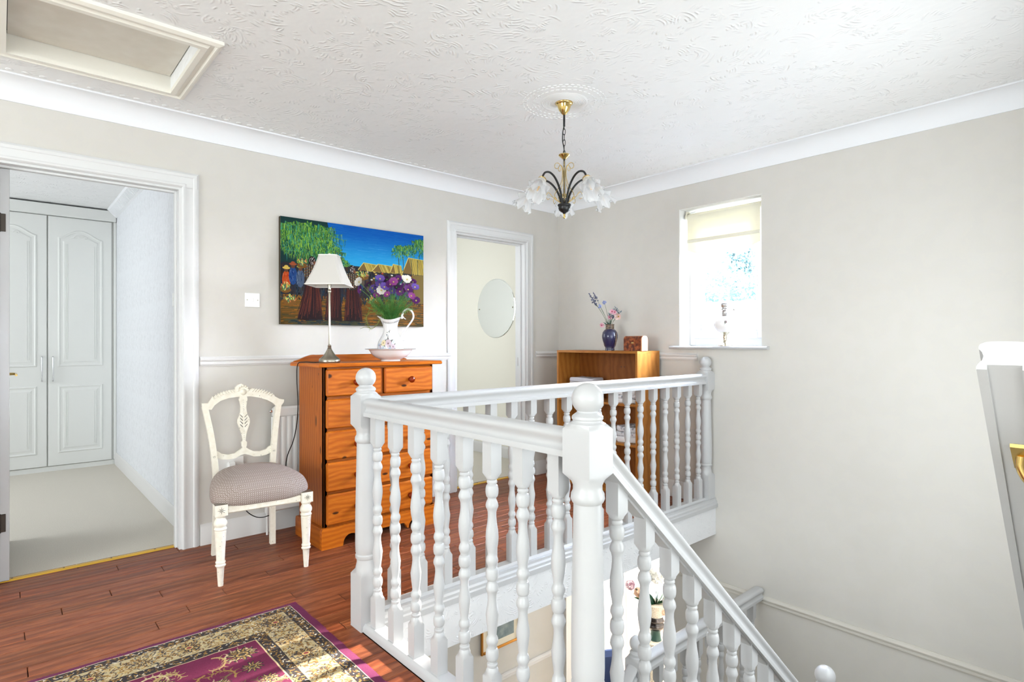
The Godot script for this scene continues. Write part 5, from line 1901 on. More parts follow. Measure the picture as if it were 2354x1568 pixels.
	for q in [[0.19, 0.39, 0.10, 0.262], [0.335, 0.42, 0.272, 0.388], [0.455, 0.44, 0.402, 0.532]]:
		var cx: float = q[0] * W
		var top: float = q[1] * H
		quad_fill(im, PackedVector2Array([Vector2(cx - 34, 0.58 * H), Vector2(cx + 40, 0.58 * H), Vector2(q[3] * W, 0.965 * H), Vector2(q[2] * W, 0.955 * H)]), rgb(32, 16, 18))
		for k in 80:
			var f := r.randf()
			var a := Vector2(lerpf(cx - 32, cx + 38, f), 0.59 * H)
			stroke(im, a, Vector2(lerpf(q[2] * W + 4, q[3] * W - 4, f), r.randf_range(0.8, 0.95) * H), 0.03, 2, 3, [rgb(72, 30, 26), rgb(46, 20, 24), rgb(20, 14, 22), rgb(96, 44, 30)][k % 4])
		disc(im, Vector2(cx, top + 76), 50, 62, rgb(46, 38, 34))
		for yy in 12:
			for xx in 13:
				var c: Color = [rgb(196, 176, 110), rgb(150, 66, 40), rgb(220, 214, 196), rgb(52, 66, 76)][(xx + yy * 2) % 4]
				var px := Vector2(cx - 44 + xx * 7.3, top + 26 + yy * 9.0 + 4.0 * sin(xx * 0.6))
				if Vector2((px.x - cx) / 50.0, (px.y - top - 76) / 62.0).length() < 0.96:
					dab(im, px.x, px.y, 4.4, c)
		disc(im, Vector2(cx + 4, top), 24, 30, rgb(36, 26, 26))
		for k in 40:
			var a := r.randf() * TAU
			dab(im, cx + 4 + cos(a) * r.randf_range(4, 22), top + sin(a) * r.randf_range(4, 26), 3, rgb(214, 206, 206))
		disc(im, Vector2(cx + 20, top + 12), 9, 12, rgb(110, 66, 46))
	# baskets and bananas
	for q in [[0.055, 0.75, 40], [0.53, 0.47, 46], [0.60, 0.72, 40], [0.03, 0.64, 34], [0.13, 0.40, 30]]:
		var c := Vector2(q[0] * W, q[1] * H)
		disc(im, c + Vector2(0, 26), q[2], 18, rgb(110, 72, 30))
		for k in 44:
			var a := r.randf() * TAU
			var p := c + Vector2(cos(a) * q[2] * r.randf(), sin(a) * 24 * r.randf())
			stroke(im, p, p + Vector2(r.randf_range(-12, 12), 13), 0.3, 5, 2, [rgb(176, 180, 74), rgb(70, 120, 66), rgb(206, 120, 70), rgb(40, 92, 82), rgb(196, 196, 120)][k % 5])
	for k in 120:
		var p := Vector2(r.randf_range(0.02, 0.55) * W, r.randf_range(0.955, 1.0) * H)
		stroke(im, p, p + Vector2(40, 0), 0.0, 5, 3, [rgb(22, 34, 44), rgb(34, 46, 48), rgb(60, 62, 40)][k % 3])
	for i in 5:
		stroke(im, Vector2((0.905 + i * 0.012) * W, 0.955 * H), Vector2((0.91 + i * 0.012) * W, (0.935 + 0.02 * (i % 2)) * H), 0.3, 2, 1, rgb(36, 28, 18))
	var m := mat(Color.WHITE, 0.6)
	m.metallic_specular = 0.25
	m.albedo_texture = tex(im)
	var o := thing("painting", "unframed canvas painting of a market crowd under palms and blue sky", "painting", Vector3(1.806, 1.262, ZA))
	var b := MB.new()
	var w := 0.515
	var h := 0.664
	var z := 0.034
	b.tri(Vector3(-w, 0, z), Vector3(w, 0, z), Vector3(w, h, z), Vector3.BACK, Vector3.BACK, Vector3.BACK, Vector2(0, 1), Vector2(1, 1), Vector2(1, 0))
	b.tri(Vector3(-w, 0, z), Vector3(w, h, z), Vector3(-w, h, z), Vector3.BACK, Vector3.BACK, Vector3.BACK, Vector2(0, 1), Vector2(1, 0), Vector2(0, 0))
	part(b, "canvas_face", m, o)
	b = MB.new()
	b.span(Vector3(-w, 0, 0.004), Vector3(w, h, z - 0.0004))
	part(b, "canvas_edge", mat(rgb(60, 52, 36), 0.8), o)

# ---------------------------------------------------------------- rug
func build_rug() -> void:
	var W := 840
	var H := 1190
	var RW := 1.2
	var RL := 1.7
	var im := Image.create(W, H, false, Image.FORMAT_RGB8)
	var r := RandomNumberGenerator.new()
	r.seed = 9
	var mag := rgb(108, 18, 70)
	var crm := rgb(198, 178, 134)
	var drk := rgb(44, 36, 38)
	var och := rgb(146, 104, 42)
	var kx := W / RW
	var ky := H / RL
	im.fill(mag)
	var bands := [[0.036, rgb(222, 206, 178)], [0.040, drk], [0.078, crm], [0.196, drk], [0.240, rgb(222, 196, 150)], [0.245, rgb(112, 14, 62)]]
	for q in bands:
		im.fill_rect(Rect2i(int(q[0] * kx), int(q[0] * ky), int(W - 2 * q[0] * kx), int(H - 2 * q[0] * ky)), q[1])
	# a point at distance d in from the edge and s along it, on side e
	var at := func(e: int, d: float, s: float) -> Vector2:
		match e:
			0: return Vector2(s * kx, d * ky)
			1: return Vector2(W - d * kx, s * ky)
			2: return Vector2(s * kx, H - d * ky)
			_: return Vector2(d * kx, s * ky)
	for e in 4:
		var L := RW if e % 2 == 0 else RL
		# little flowers in the two dark guard bands
		for g in [[0.059, 0.030], [0.218, 0.034]]:
			var s := 0.05
			while s < L - 0.04:
				for k in 9:
					var p: Vector2 = at.call(e, g[0] + r.randf_range(-0.015, 0.015), s + r.randf_range(-0.018, 0.018))
					stroke(im, p, p + Vector2(r.randf_range(-7, 7), r.randf_range(-7, 7)), 0.3, 3.0, 2.0, [och, rgb(236, 228, 206), rgb(196, 150, 70), rgb(120, 84, 40), och][k % 5])
				s += g[1]
		# the broad cream band: vines, leaves and big palmettes
		for k in int(L * 900):
			var s := r.randf_range(0.09, L - 0.09)
			var p: Vector2 = at.call(e, r.randf_range(0.084, 0.190), s)
			stroke(im, p, p + Vector2(r.randf_range(-13, 13), r.randf_range(-13, 13)), r.randf_range(-0.5, 0.5), r.randf_range(2, 4.5), 1.5, [och, rgb(196, 156, 84), rgb(122, 84, 42), rgb(52, 44, 46), rgb(222, 206, 168), rgb(150, 104, 44), rgb(84, 78, 76)][r.randi() % 7])
		var n := int(round((L - 0.3) / 0.155))
		for k in n + 1:
			var s := 0.15 + (L - 0.3) * k / n
			var c: Vector2 = at.call(e, 0.137, s)
			palmette(im, c, 26.0 if k % 2 == 0 else 17.0, [drk, och, rgb(214, 176, 104), rgb(138, 52, 52) if k % 2 == 0 else rgb(96, 92, 92), crm], r)
	# field: arabesques in gold, cream and dark on wine red
	for k in 150:
		var p := Vector2(r.randf_range(0.27, RW - 0.27) * kx, r.randf_range(0.27, RL - 0.27) * ky)
		var c: Color = [rgb(198, 168, 104), rgb(170, 130, 66), rgb(222, 200, 150), rgb(120, 96, 60)][k % 4]
		var a := r.randf() * TAU
		var q := p
		for s in 7:
			var nx := q + Vector2(cos(a), sin(a)) * 13.0
			stroke(im, q, nx, 0.15, 5.0 - s * 0.4, 4.6 - s * 0.4, c)
			for sd in [-1.0, 1.0]:
				stroke(im, nx, nx + Vector2(cos(a + sd * 1.0), sin(a + sd * 1.0)) * 14.0, 0.3 * sd, 4, 1.5, c.darkened(0.12))
			q = nx
			a += 0.42 * (1.0 if k % 2 == 0 else -1.0)
	for k in 54:
		var p := Vector2(r.randf_range(0.29, RW - 0.29) * kx, r.randf_range(0.29, RL - 0.29) * ky)
		palmette(im, p, r.randf_range(15, 26), [drk, rgb(206, 176, 110), rgb(168, 128, 62), rgb(70, 58, 50), rgb(226, 208, 166)], r)
	for q in [[0.315, 0.315], [RW - 0.315, 0.315], [0.315, RL - 0.315], [RW - 0.315, RL - 0.315]]:
		palmette(im, Vector2(q[0] * kx, q[1] * ky), 34, [drk, rgb(206, 176, 110), rgb(168, 128, 62), rgb(70, 58, 50), rgb(226, 208, 166)], r)
	# pile: every pixel a slightly different tuft
	for y in H:
		for x in W:
			im.set_pixel(x, y, im.get_pixel(x, y).lightened(r.randf() * 0.10).darkened(r.randf() * 0.14))
	var m := mat(Color.WHITE, 0.95)
	m.albedo_texture = tex(im)
	var o := thing("rug", "wine red patterned wool rug with cream floral border on the wood floor", "rug", Vector3(0.38, 0, -1.71))
	# gently uneven top, rounded edge
	var rows := []
	var nz := noise(3, 1.6, 2)
	var NX := 40
	var NZ := 56
	for i in NZ + 1:
		var row := []
		for j in NX + 1:
			var fx := float(j) / NX
			var fz := float(i) / NZ
			var ed := minf(minf(fx, 1 - fx) * RW, minf(fz, 1 - fz) * RL)
			var wob := nz.get_noise_2d(fx * 9.0, fz * 9.0) * 0.0035
			row.append(Vector3((fx - 0.5) * RW + (wob if fz > 0.001 else 0.0), 0.003 + 0.008 * sqrt(clampf(ed / 0.02, 0, 1)) + nz.get_noise_2d(fx * 5, fz * 5) * 0.001, (fz - 0.5) * RL + wob * 0.8))
		rows.append(row)
	var b := MB.new()
	b.surf(rows, false, Vector3(0, -5, 0))
	part(b, "pile", m, o)
	b = MB.new()
	b.span(Vector3(-RW / 2 + 0.004, 0.0, -RL / 2 + 0.004), Vector3(RW / 2 - 0.004, 0.003, RL / 2 - 0.004))
	part(b, "backing", mat(rgb(110, 24, 76), 0.95), o)
	# frayed binding tufts along the edges
	b = MB.new()
	for k in 1500:
		var e := k % 4
		var f := r.randf()
		var p := Vector3((f - 0.5) * RW, 0.003, -RL / 2)
		var d := Vector3(r.randf_range(-0.4, 0.4), 0.1, -1)
		if e == 1:
			p = Vector3(RW / 2, 0.003, (f - 0.5) * RL)
			d = Vector3(1, 0.1, r.randf_range(-0.4, 0.4))
		elif e == 2:
			p.z = RL / 2
			d.z = 1
		elif e == 3:
			p = Vector3(-RW / 2, 0.003, (f - 0.5) * RL)
			d = Vector3(-1, 0.1, r.randf_range(-0.4, 0.4))
		p += Vector3(r.randf_range(-0.002, 0.002), 0, r.randf_range(-0.002, 0.002)) - d * 0.004
		var q := p + d.normalized() * r.randf_range(0.004, 0.011)
		var s := d.cross(Vector3.UP).normalized() * 0.0016
		b.face([p - s, p + s, q], Vector3.UP)
	part(b, "edge_tufts", mat(rgb(128, 26, 88), 0.95), o).set_meta("kind", "stuff")

func palmette(im: Image, c: Vector2, R: float, cols: Array, r: RandomNumberGenerator) -> void:
	var n := 11
	for k in n:
		var a := TAU * k / n + r.randf_range(-0.1, 0.1)
		stroke(im, c + Vector2(cos(a), sin(a)) * R * 0.35, c + Vector2(cos(a), sin(a)) * R, 0.12, R * 0.30, R * 0.14, cols[0])
		stroke(im, c + Vector2(cos(a), sin(a)) * R * 0.35, c + Vector2(cos(a), sin(a)) * R * 0.86, 0.12, R * 0.17, R * 0.08, cols[1] if k % 2 == 0 else cols[2])
	disc(im, c, R * 0.52, R * 0.42, cols[0])
	disc(im, c, R * 0.44, R * 0.35, cols[2])
	disc(im, c, R * 0.26, R * 0.2, cols[3])
	for k in 6:
		var a := TAU * k / 6.0
		dab(im, c.x + cos(a) * R * 0.34, c.y + sin(a) * R * 0.27, R * 0.09, cols[4])

# ---------------------------------------------------------------- table lamp
func build_lamp() -> void:
	var o := thing("table_lamp", "slim nickel table lamp with square white pleated shade on the chest", "lamp", Vector3(1.43, 1.032, -3.215))
	var b := MB.new()
	b.lathe([Vector2(0, 0), Vector2(0.058, 0), Vector2(0.060, 0.004), Vector2(0.059, 0.018), Vector2(0.055, 0.024), Vector2(0.048, 0.029), Vector2(0.036, 0.040), Vector2(0.024, 0.058), Vector2(0.016, 0.072), Vector2(0.012, 0.080), Vector2(0.0, 0.081)], 48, Transform3D.IDENTITY, 0.7)
	part(b, "base", M.nickel, o)
	b = MB.new()
	b.lathe([Vector2(0.008, 0.078), Vector2(0.012, 0.084), Vector2(0.008, 0.089), Vector2(0.0115, 0.096), Vector2(0.008, 0.103), Vector2(0.0065, 0.108), Vector2(0.0062, 0.40), Vector2(0.008, 0.404), Vector2(0.011, 0.412), Vector2(0.009, 0.419), Vector2(0.0075, 0.425), Vector2(0.0105, 0.44), Vector2(0.0105, 0.47), Vector2(0, 0.47)], 20, Transform3D.IDENTITY, 0.7)
	part(b, "stem", M.nickel, o)
	var fab := mat(Color.WHITE, 0.85)
	fab.albedo_color = rgb(214, 210, 204)
	fab.backlight_enabled = true
	fab.backlight = rgb(110, 106, 100)
	var sh := Node3D.new()
	put(o, sh, "shade")
	sh.rotation_degrees.y = -40.0
	var y0 := 0.446
	var y1 := 0.618
	var w0 := 0.110
	var w1 := 0.050
	# four slightly hollow fabric faces with narrow cut corners
	b = MB.new()
	var tr := MB.new()
	for e in 4:
		var q := Basis(Vector3.UP, e * PI / 2)
		var rows := []
		for i in 9:
			var f := i / 8.0
			var w := lerpf(w0, w1, f) - 0.004 * sin(f * PI)
			var row := []
			for j in 81:
				row.append(q * Vector3((j / 80.0 * 2 - 1) * (w - 0.012), lerpf(y0, y1, f), w + (0.0007 if j % 2 == 1 else 0.0)))
			rows.append(row)
		b.surf(rows, false, Vector3(0, 0.5, 0))
		rows = []
		for i in 9:
			var f := i / 8.0
			var w := lerpf(w0, w1, f) - 0.004 * sin(f * PI)
			rows.append([q * Vector3(w - 0.012, lerpf(y0, y1, f), w), q * Vector3(w, lerpf(y0, y1, f), w - 0.012)])
		b.surf(rows, false, Vector3(0, 0.5, 0))
		for g in [[y0, w0], [y1, w1]]:
			var pts := []
			for t in [-1.0, 1.0]:
				pts.append(q * Vector3(t * (g[1] - 0.011), g[0], g[1] + 0.0005))
			pts.append(q * Vector3(g[1] + 0.0005, g[0], g[1] - 0.011))
			tr.tube(pts, 0.0034, 0.0034, 6)
	part(b, "fabric", fab, sh)
	part(tr, "trim", mat(rgb(238, 236, 232), 0.8), sh)
	b = MB.new()
	for e in 4:
		b.tube([Vector3(0, 0.60, 0), Basis(Vector3.UP, e * PI / 2) * Vector3(0.049, 0.612, 0.049)], 0.0015, 0.0015, 5)
	b.lathe([Vector2(0, 0.59), Vector2(0.012, 0.595), Vector2(0.012, 0.603), Vector2(0.005, 0.606), Vector2(0.006, 0.614), Vector2(0.010, 0.622), Vector2(0.006, 0.631), Vector2(0, 0.633)], 16)
	b.tube([Vector3(0, 0.46, 0), Vector3(0, 0.60, 0)], 0.004, 0.004, 8)
	part(b, "spider_and_finial", mat(rgb(236, 234, 230), 0.4), o)
	# flex: over the chest top, down its side, under the chair
	var c := thing("lamp_flex", "black lamp flex hanging down the side of the chest", "cable", Vector3.ZERO)
	b = MB.new()
	b.tube(spline([Vector3(1.375, 1.036, -3.225), Vector3(1.345, 1.0355, -3.245), Vector3(1.318, 1.036, -3.31), Vector3(1.302, 1.022, -3.362), Vector3(1.306, 0.93, -3.385), Vector3(1.312, 0.78, -3.384), Vector3(1.314, 0.66, -3.412), Vector3(1.312, 0.56, -3.46), Vector3(1.300, 0.45, -3.53), Vector3(1.296, 0.30, -3.56), Vector3(1.25, 0.145, -3.56), Vector3(1.19, 0.118, -3.55), Vector3(1.13, 0.125, -3.55), Vector3(1.07, 0.178, -3.55), Vector3(1.03, 0.28, -3.575), Vector3(1.015, 0.40, -3.60), Vector3(1.012, 0.425, -3.608)], 6), 0.0028, 0.0028, 8)
	part(b, "flex", M.black, c)

# ---------------------------------------------------------------- jug, bowl, flowers
func build_jug() -> void:
	var C := Vector3(1.848, 1.032, -3.25)
	var china := mat(rgb(240, 238, 238), 0.16)
	var bo := thing("wash_bowl", "white china bowl with wide rim under the jug", "bowl", C)
	var b := MB.new()
	b.lathe([Vector2(0, 0.004), Vector2(0.054, 0.004), Vector2(0.056, 0.0), Vector2(0.060, 0.0), Vector2(0.060, 0.008), Vector2(0.066, 0.012), Vector2(0.095, 0.024), Vector2(0.118, 0.044), Vector2(0.128, 0.062), Vector2(0.134, 0.070), Vector2(0.155, 0.0735), Vector2(0.158, 0.0755), Vector2(0.155, 0.0775), Vector2(0.133, 0.075), Vector2(0.123, 0.066), Vector2(0.112, 0.048), Vector2(0.09, 0.03), Vector2(0.06, 0.019), Vector2(0, 0.017)], 64, Transform3D.IDENTITY, 0.8)
	part(b, "bowl", china, bo)
	var o := thing("china_jug", "tall white china jug painted with pink roses in the bowl", "jug", C + Vector3(0, 0.018, 0))
	var e := Vector3(0.75, 0, 0.66).normalized()
	var n := Vector3(-0.66, 0, 0.75).normalized()
	# profile: height above the jug's foot, radius
	var prof := [[0.0, 0.050], [0.004, 0.054], [0.012, 0.062], [0.03, 0.074], [0.055, 0.0805], [0.08, 0.0815], [0.105, 0.075], [0.13, 0.061], [0.155, 0.048], [0.178, 0.0415], [0.20, 0.0405], [0.22, 0.044], [0.238, 0.051], [0.25, 0.058]]
	var rows := []
	for p in prof:
		var row := []
		for j in 65:
			var a := TAU * j / 64.0
			var lift := smoothstep(0.16, 0.25, p[0])
			# spout at angle PI (along -e), handle side at angle 0
			var sp := pow(maxf(0.0, -cos(a)), 6.0)
			var back := pow(maxf(0.0, cos(a)), 3.0)
			var rr: float = p[1] * (1.0 + lift * (0.42 * sp + 0.10 * back))
			if p[0] > 0.13 and p[0] < 0.245:
				rr += 0.0012 * cos(a * 16.0)
			var y: float = p[0] + lift * (0.014 * sp + 0.006 * back - 0.012 * pow(absf(sin(a)), 2.0))
			row.append(e * cos(a) * rr + n * sin(a) * rr + Vector3(0, y, 0))
		rows.append(row)
	var inner := []
	for i in range(prof.size() - 1, 7, -1):
		var row := []
		for j in 65:
			var v: Vector3 = rows[i][j]
			row.append(Vector3(v.x * 0.88, v.y + (0.001 if i == prof.size() - 1 else 0.0), v.z * 0.88))
		inner.append(row)
	b = MB.new()
	b.surf(rows, true, Vector3(0, 0.1, 0))
	# paint: white china, soft blue sponging low down, a rose spray on the front
	var im := Image.create(768, 384, false, Image.FORMAT_RGB8)
	var nz := noise(6, 0.03, 4)
	var r := RandomNumberGenerator.new()
	r.seed = 8
	for y in 384:
		var f := float(y) / 384.0      # 0 at the foot
		for x in 768:
			var k := clampf((0.46 - f) / 0.30 + nz.get_noise_2d(x, y) * 1.3, 0.0, 1.0)
			im.set_pixel(x, y, rgb(242, 240, 240).lerp(rgb(160, 176, 208), k * 0.9))
	# the image runs upside down: v = 0 at the foot; front is a quarter turn (u = 0.25)
	for q in [[0.25, 0.42, 46], [0.315, 0.43, 34], [0.19, 0.36, 30], [0.36, 0.36, 18], [0.75, 0.42, 44], [0.68, 0.40, 30], [0.82, 0.42, 30], [0.5, 0.38, 22], [0.02, 0.38, 22]]:
		rose(im, Vector2(q[0] * 768, q[1] * 384), q[2] * 0.72, [rgb(218, 196, 206), rgb(128, 96, 106)] if q[2] != 34 else [rgb(236, 220, 182), rgb(120, 96, 70)], r)
	for q in [[0.25, 0.66], [0.28, 0.62], [0.75, 0.64], [0.22, 0.20], [0.28, 0.18], [0.35, 0.22]]:
		for k in 3:
			var p := Vector2(q[0] * 768 + r.randf_range(-14, 14), q[1] * 384 + r.randf_range(-10, 10))
			stroke(im, p, p + Vector2(r.randf_range(-14, 14), r.randf_range(-16, 16)), 0.3, 7, 2, [rgb(96, 108, 104), rgb(140, 116, 92), rgb(80, 88, 98)][k])
	var paint := mat(Color.WHITE, 0.14)
	paint.albedo_texture = tex(im)
	part(b, "body", paint, o)
	b = MB.new()
	b.surf(inner, true, null, true)
	part(b, "inside", china, o)
	b = MB.new()
	b.tube(rows[prof.size() - 1].slice(0, 65), 0.0026, 0.0026, 6)
	part(b, "lip", china, o)
	b = MB.new()
	var k := 0.000385
	var hp := []
	for p in [[770, 800], [772, 745], [795, 690], [830, 655], [875, 640], [925, 670], [955, 725], [955, 790], [915, 860], [855, 940], [800, 1020], [765, 1075], [745, 1110]]:
		hp.append(e * ((p[0] - 585.0) * k) + Vector3(0, 1.15 - (620.0 + p[1] / 7.125 - 786.0) * 0.00274 - C.y - 0.018, 0))
	b.tube(spline(hp, 4), 0.0065, 0.0050, 12)
	b.tube(spline([hp[1], hp[1] + e * 0.010 + Vector3(0, -0.014, 0), hp[1] + e * 0.024 + Vector3(0, -0.024, 0)], 4), 0.005, 0.002, 10)
	b.tube(spline([hp[12], hp[12] + e * 0.010 + Vector3(0, -0.014, 0), hp[12] + e * 0.026 + Vector3(0, -0.016, 0)], 4), 0.0055, 0.002, 10)
	part(b, "handle", china, o)
	# flowers
	var mouth := C + Vector3(0, 0.25, 0)
	var cols := {"white": rgb(240, 236, 226), "violet": rgb(112, 84, 176), "purple": rgb(88, 28, 104), "dark": rgb(52, 18, 58), "pink": rgb(138, 58, 130)}
	var mats := {}
	for c in cols:
		mats[c] = mat(cols[c], 0.75)
		(mats[c] as StandardMaterial3D).backlight_enabled = true
		(mats[c] as StandardMaterial3D).backlight = (cols[c] as Color).darkened(0.5)
	var words := {"white": "white cosmos flower in the painted jug", "violet": "violet cosmos flower in the painted jug", "purple": "deep purple cosmos flower in the painted jug", "dark": "blackish plum flower in the painted jug", "pink": "mauve pink cosmos flower in the painted jug"}
	var green := mat(rgb(66, 128, 52), 0.7)
	var green2 := mat(rgb(98, 152, 66), 0.7)
	var olive := mat(rgb(128, 134, 48), 0.7)
	var heart := mat(rgb(206, 186, 110), 0.8)
	var list := [[75, 200, "white", 0.030], [120, 330, "purple", 0.026], [265, 262, "dark", 0.025], [430, 160, "violet", 0.030], [465, 245, "violet", 0.036], [340, 345, "violet", 0.027], [455, 345, "white", 0.030], [600, 345, "violet", 0.030], [665, 215, "pink", 0.028], [535, 160, "dark", 0.024], [755, 360, "purple", 0.026], [795, 140, "white", 0.022], [880, 175, "white", 0.027], [965, 205, "purple", 0.022], [895, 340, "purple", 0.030], [990, 290, "violet", 0.026], [945, 440, "pink", 0.026], [1015, 510, "purple", 0.025], [370, 425, "pink", 0.022], [700, 300, "dark", 0.024], [520, 300, "violet", 0.030], [820, 290, "purple", 0.028], [610, 255, "purple", 0.028], [395, 235, "violet", 0.028], [850, 420, "violet", 0.026], [300, 300, "violet", 0.026], [570, 420, "pink", 0.022], [720, 155, "purple", 0.024], [930, 270, "pink", 0.024]]
	for f in list:
		var tip = C + e * ((f[0] - 585.0) * k) + n * rng.randf_range(-0.02, 0.07)
		tip.y = 1.15 - (620.0 + f[1] / 7.125 - 786.0) * 0.00274
		var t := thing("cosmos_flower", words[f[2]], "flower", mouth, 0, "flowers in the painted jug")
		var d = tip - mouth
		b = MB.new()
		b.tube(bez(Vector3(e.x * 0.01, -0.06, e.z * 0.01), Vector3(0, 0.03, 0) + d * 0.1, d * 0.7 + Vector3(0, 0.02, 0), d, 8), 0.0016, 0.0012, 5)
		part(b, "stem", green2, t)
		b = MB.new()
		var face = (n * 0.8 + Vector3(0, 0.45, 0) + e * ((f[0] - 585.0) * 0.0011) + Vector3(rng.randfn(), rng.randfn(), rng.randfn()) * 0.25).normalized()
		bloom(b, d, face, f[3], 8, 0.35)
		part(b, "petals", mats[f[2]], t)
		b = MB.new()
		b.ball(d + face * 0.003, 0.0055, 8, 1.0)
		part(b, "eye", heart if f[2] != "dark" else green, t)
	# feathery green foliage, sprig by sprig
	for i in 30:
		var t := thing("fern_sprig", "feathery green sprig under the flowers in the jug", "foliage", mouth, 0, "green sprigs in the painted jug")
		var tip := e * rng.randf_range(-0.13, 0.14) + n * rng.randf_range(-0.03, 0.08) + Vector3(0, rng.randf_range(0.06, 0.165), 0)
		var pts := bez(e * rng.randf_range(-0.025, 0.025) + Vector3(0, -0.05, 0), tip * 0.2 + Vector3(0, 0.03, 0), tip * 0.7, tip, 14)
		b = MB.new()
		b.tube(pts, 0.0013, 0.0006, 4)
		for j in range(3, 15):
			for s in 5:
				var p: Vector3 = pts[j]
				var d := (Vector3(rng.randfn(), rng.randfn() + 0.6, rng.randfn())).normalized() * rng.randf_range(0.014, 0.032)
				b.tube([p, p + d * 0.5, p + d], 0.0014, 0.0006, 3)
		part(b, "fronds", green if i % 3 != 0 else green2, t)
	var fr := thing("drooping_frond", "yellow-green feathery frond drooping from the jug spout", "foliage", mouth)
	var fp := []
	for p in [[470, 740], [420, 700], [350, 690], [270, 700], [215, 760], [220, 850], [265, 950], [330, 950], [390, 880], [440, 800]]:
		fp.append(e * ((p[0] - 585.0) * k) + Vector3(0, 1.15 - (620.0 + p[1] / 7.125 - 786.0) * 0.00274 - mouth.y, 0) + n * 0.03)
	b = MB.new()
	var sp2 := spline(fp, 5)
	b.tube(sp2, 0.0018, 0.0012, 5)
	b.tube(spline([sp2[30], sp2[30] + e * -0.03 + Vector3(0, 0.004, 0), sp2[30] + e * -0.062 + Vector3(0, -0.006, 0)], 4), 0.0016, 0.0008, 5)
	for j in range(8, sp2.size()):
		for s in 3:
			var d := (e * rng.randf_range(-1.0, -0.2) + Vector3(0, rng.randf_range(-0.7, 0.2), 0) + n * rng.randfn() * 0.3).normalized() * rng.randf_range(0.008, 0.024)
			b.tube([sp2[j], sp2[j] + d], 0.0008, 0.0003, 3)
	part(b, "frond", olive, fr)

# ---------------------------------------------------------------- switch, socket, radiator
func build_wall_bits() -> void:
	var o := thing("light_switch", "white plastic light switch on the wall left of the painting", "switch", Vector3(1.135, 1.403, ZA))
	var b := MB.new()
	b.box(Vector3(0, 0, 0.0045), Vector3(0.086, 0.086, 0.009), 0.003)
	part(b, "plate", M.plastic, o)
	b = MB.new()
	b.box(Vector3(0, 0, 0.0105), Vector3(0.012, 0.022, 0.006), 0.002)
	part(b, "rocker", M.plastic, o)
	for s in [-1.0, 1.0]:
		b = MB.new()
		b.lathe([Vector2(0.0035, 0.0), Vector2(0.003, 0.0012), Vector2(0, 0.0014)], 10, Transform3D(Basis(Vector3.RIGHT, PI / 2), Vector3(s * 0.030, 0, 0.009)))
		part(b, "screw", M.nickel, o)
	o = thing("wall_socket", "white power socket low on the wall behind the chair", "socket", Vector3(1.012, 0.435, ZA))
	b = MB.new()
	b.box(Vector3(0, 0, 0.005), Vector3(0.146, 0.086, 0.010), 0.003)
	part(b, "plate", M.plastic, o)
	b = MB.new()
	b.box(Vector3(0.0, -0.004, 0.026), Vector3(0.046, 0.048, 0.032), 0.008)
	part(b, "plug", M.plastic, o)
	# panel radiator behind the chest
	o = thing("radiator", "white panel radiator behind the chest", "radiator", Vector3(1.23, 0, ZA))
	b = MB.new()
	var W := 0.9
	var out := PackedVector2Array([Vector2(0, 0.045)])
	var x := 0.012
	while x < W - 0.03:
		for q in [[0.0, 0.086], [0.004, 0.088], [0.022, 0.088], [0.026, 0.086], [0.030, 0.076], [0.034, 0.075]]:
			out.append(Vector2(x + q[0], q[1]))
		x += 0.036
	out.append(Vector2(W, 0.086))
	out.append(Vector2(W, 0.045))
	b.extr(out, Vector3(0, 0.18, 0), Vector3.RIGHT, Vector3(0, 0, 1), Vector3(0, 0.52, 0))
	b.box(Vector3(W / 2, 0.728, 0.067), Vector3(W, 0.066, 0.046), 0.012)
	b.box(Vector3(W / 2, 0.158, 0.067), Vector3(W, 0.05, 0.046), 0.012)
	part(b, "panel", M.plastic, o)
	b = MB.new()
	b.lathe([Vector2(0, 0), Vector2(0.009, 0), Vector2(0.009, 0.012), Vector2(0.006, 0.016), Vector2(0, 0.016)], 8, Transform3D(Basis(Vector3.BACK, PI / 2), Vector3(0.0, 0.735, 0.066)), 0.3)
	part(b, "bleed_plug", M.chrome, o)
	b = MB.new()
	b.tube([Vector3(-0.03, 0, 0.066), Vector3(-0.03, 0.15, 0.066), Vector3(-0.024, 0.158, 0.066), Vector3(0.0, 0.158, 0.066)], 0.0075, 0.0075, 10)
	b.lathe([Vector2(0.012, 0.13), Vector2(0.014, 0.14), Vector2(0.014, 0.19), Vector2(0.011, 0.2), Vector2(0, 0.2)], 14, Transform3D(Basis(), Vector3(-0.03, 0, 0.066)))
	part(b, "valve", M.plastic, o)

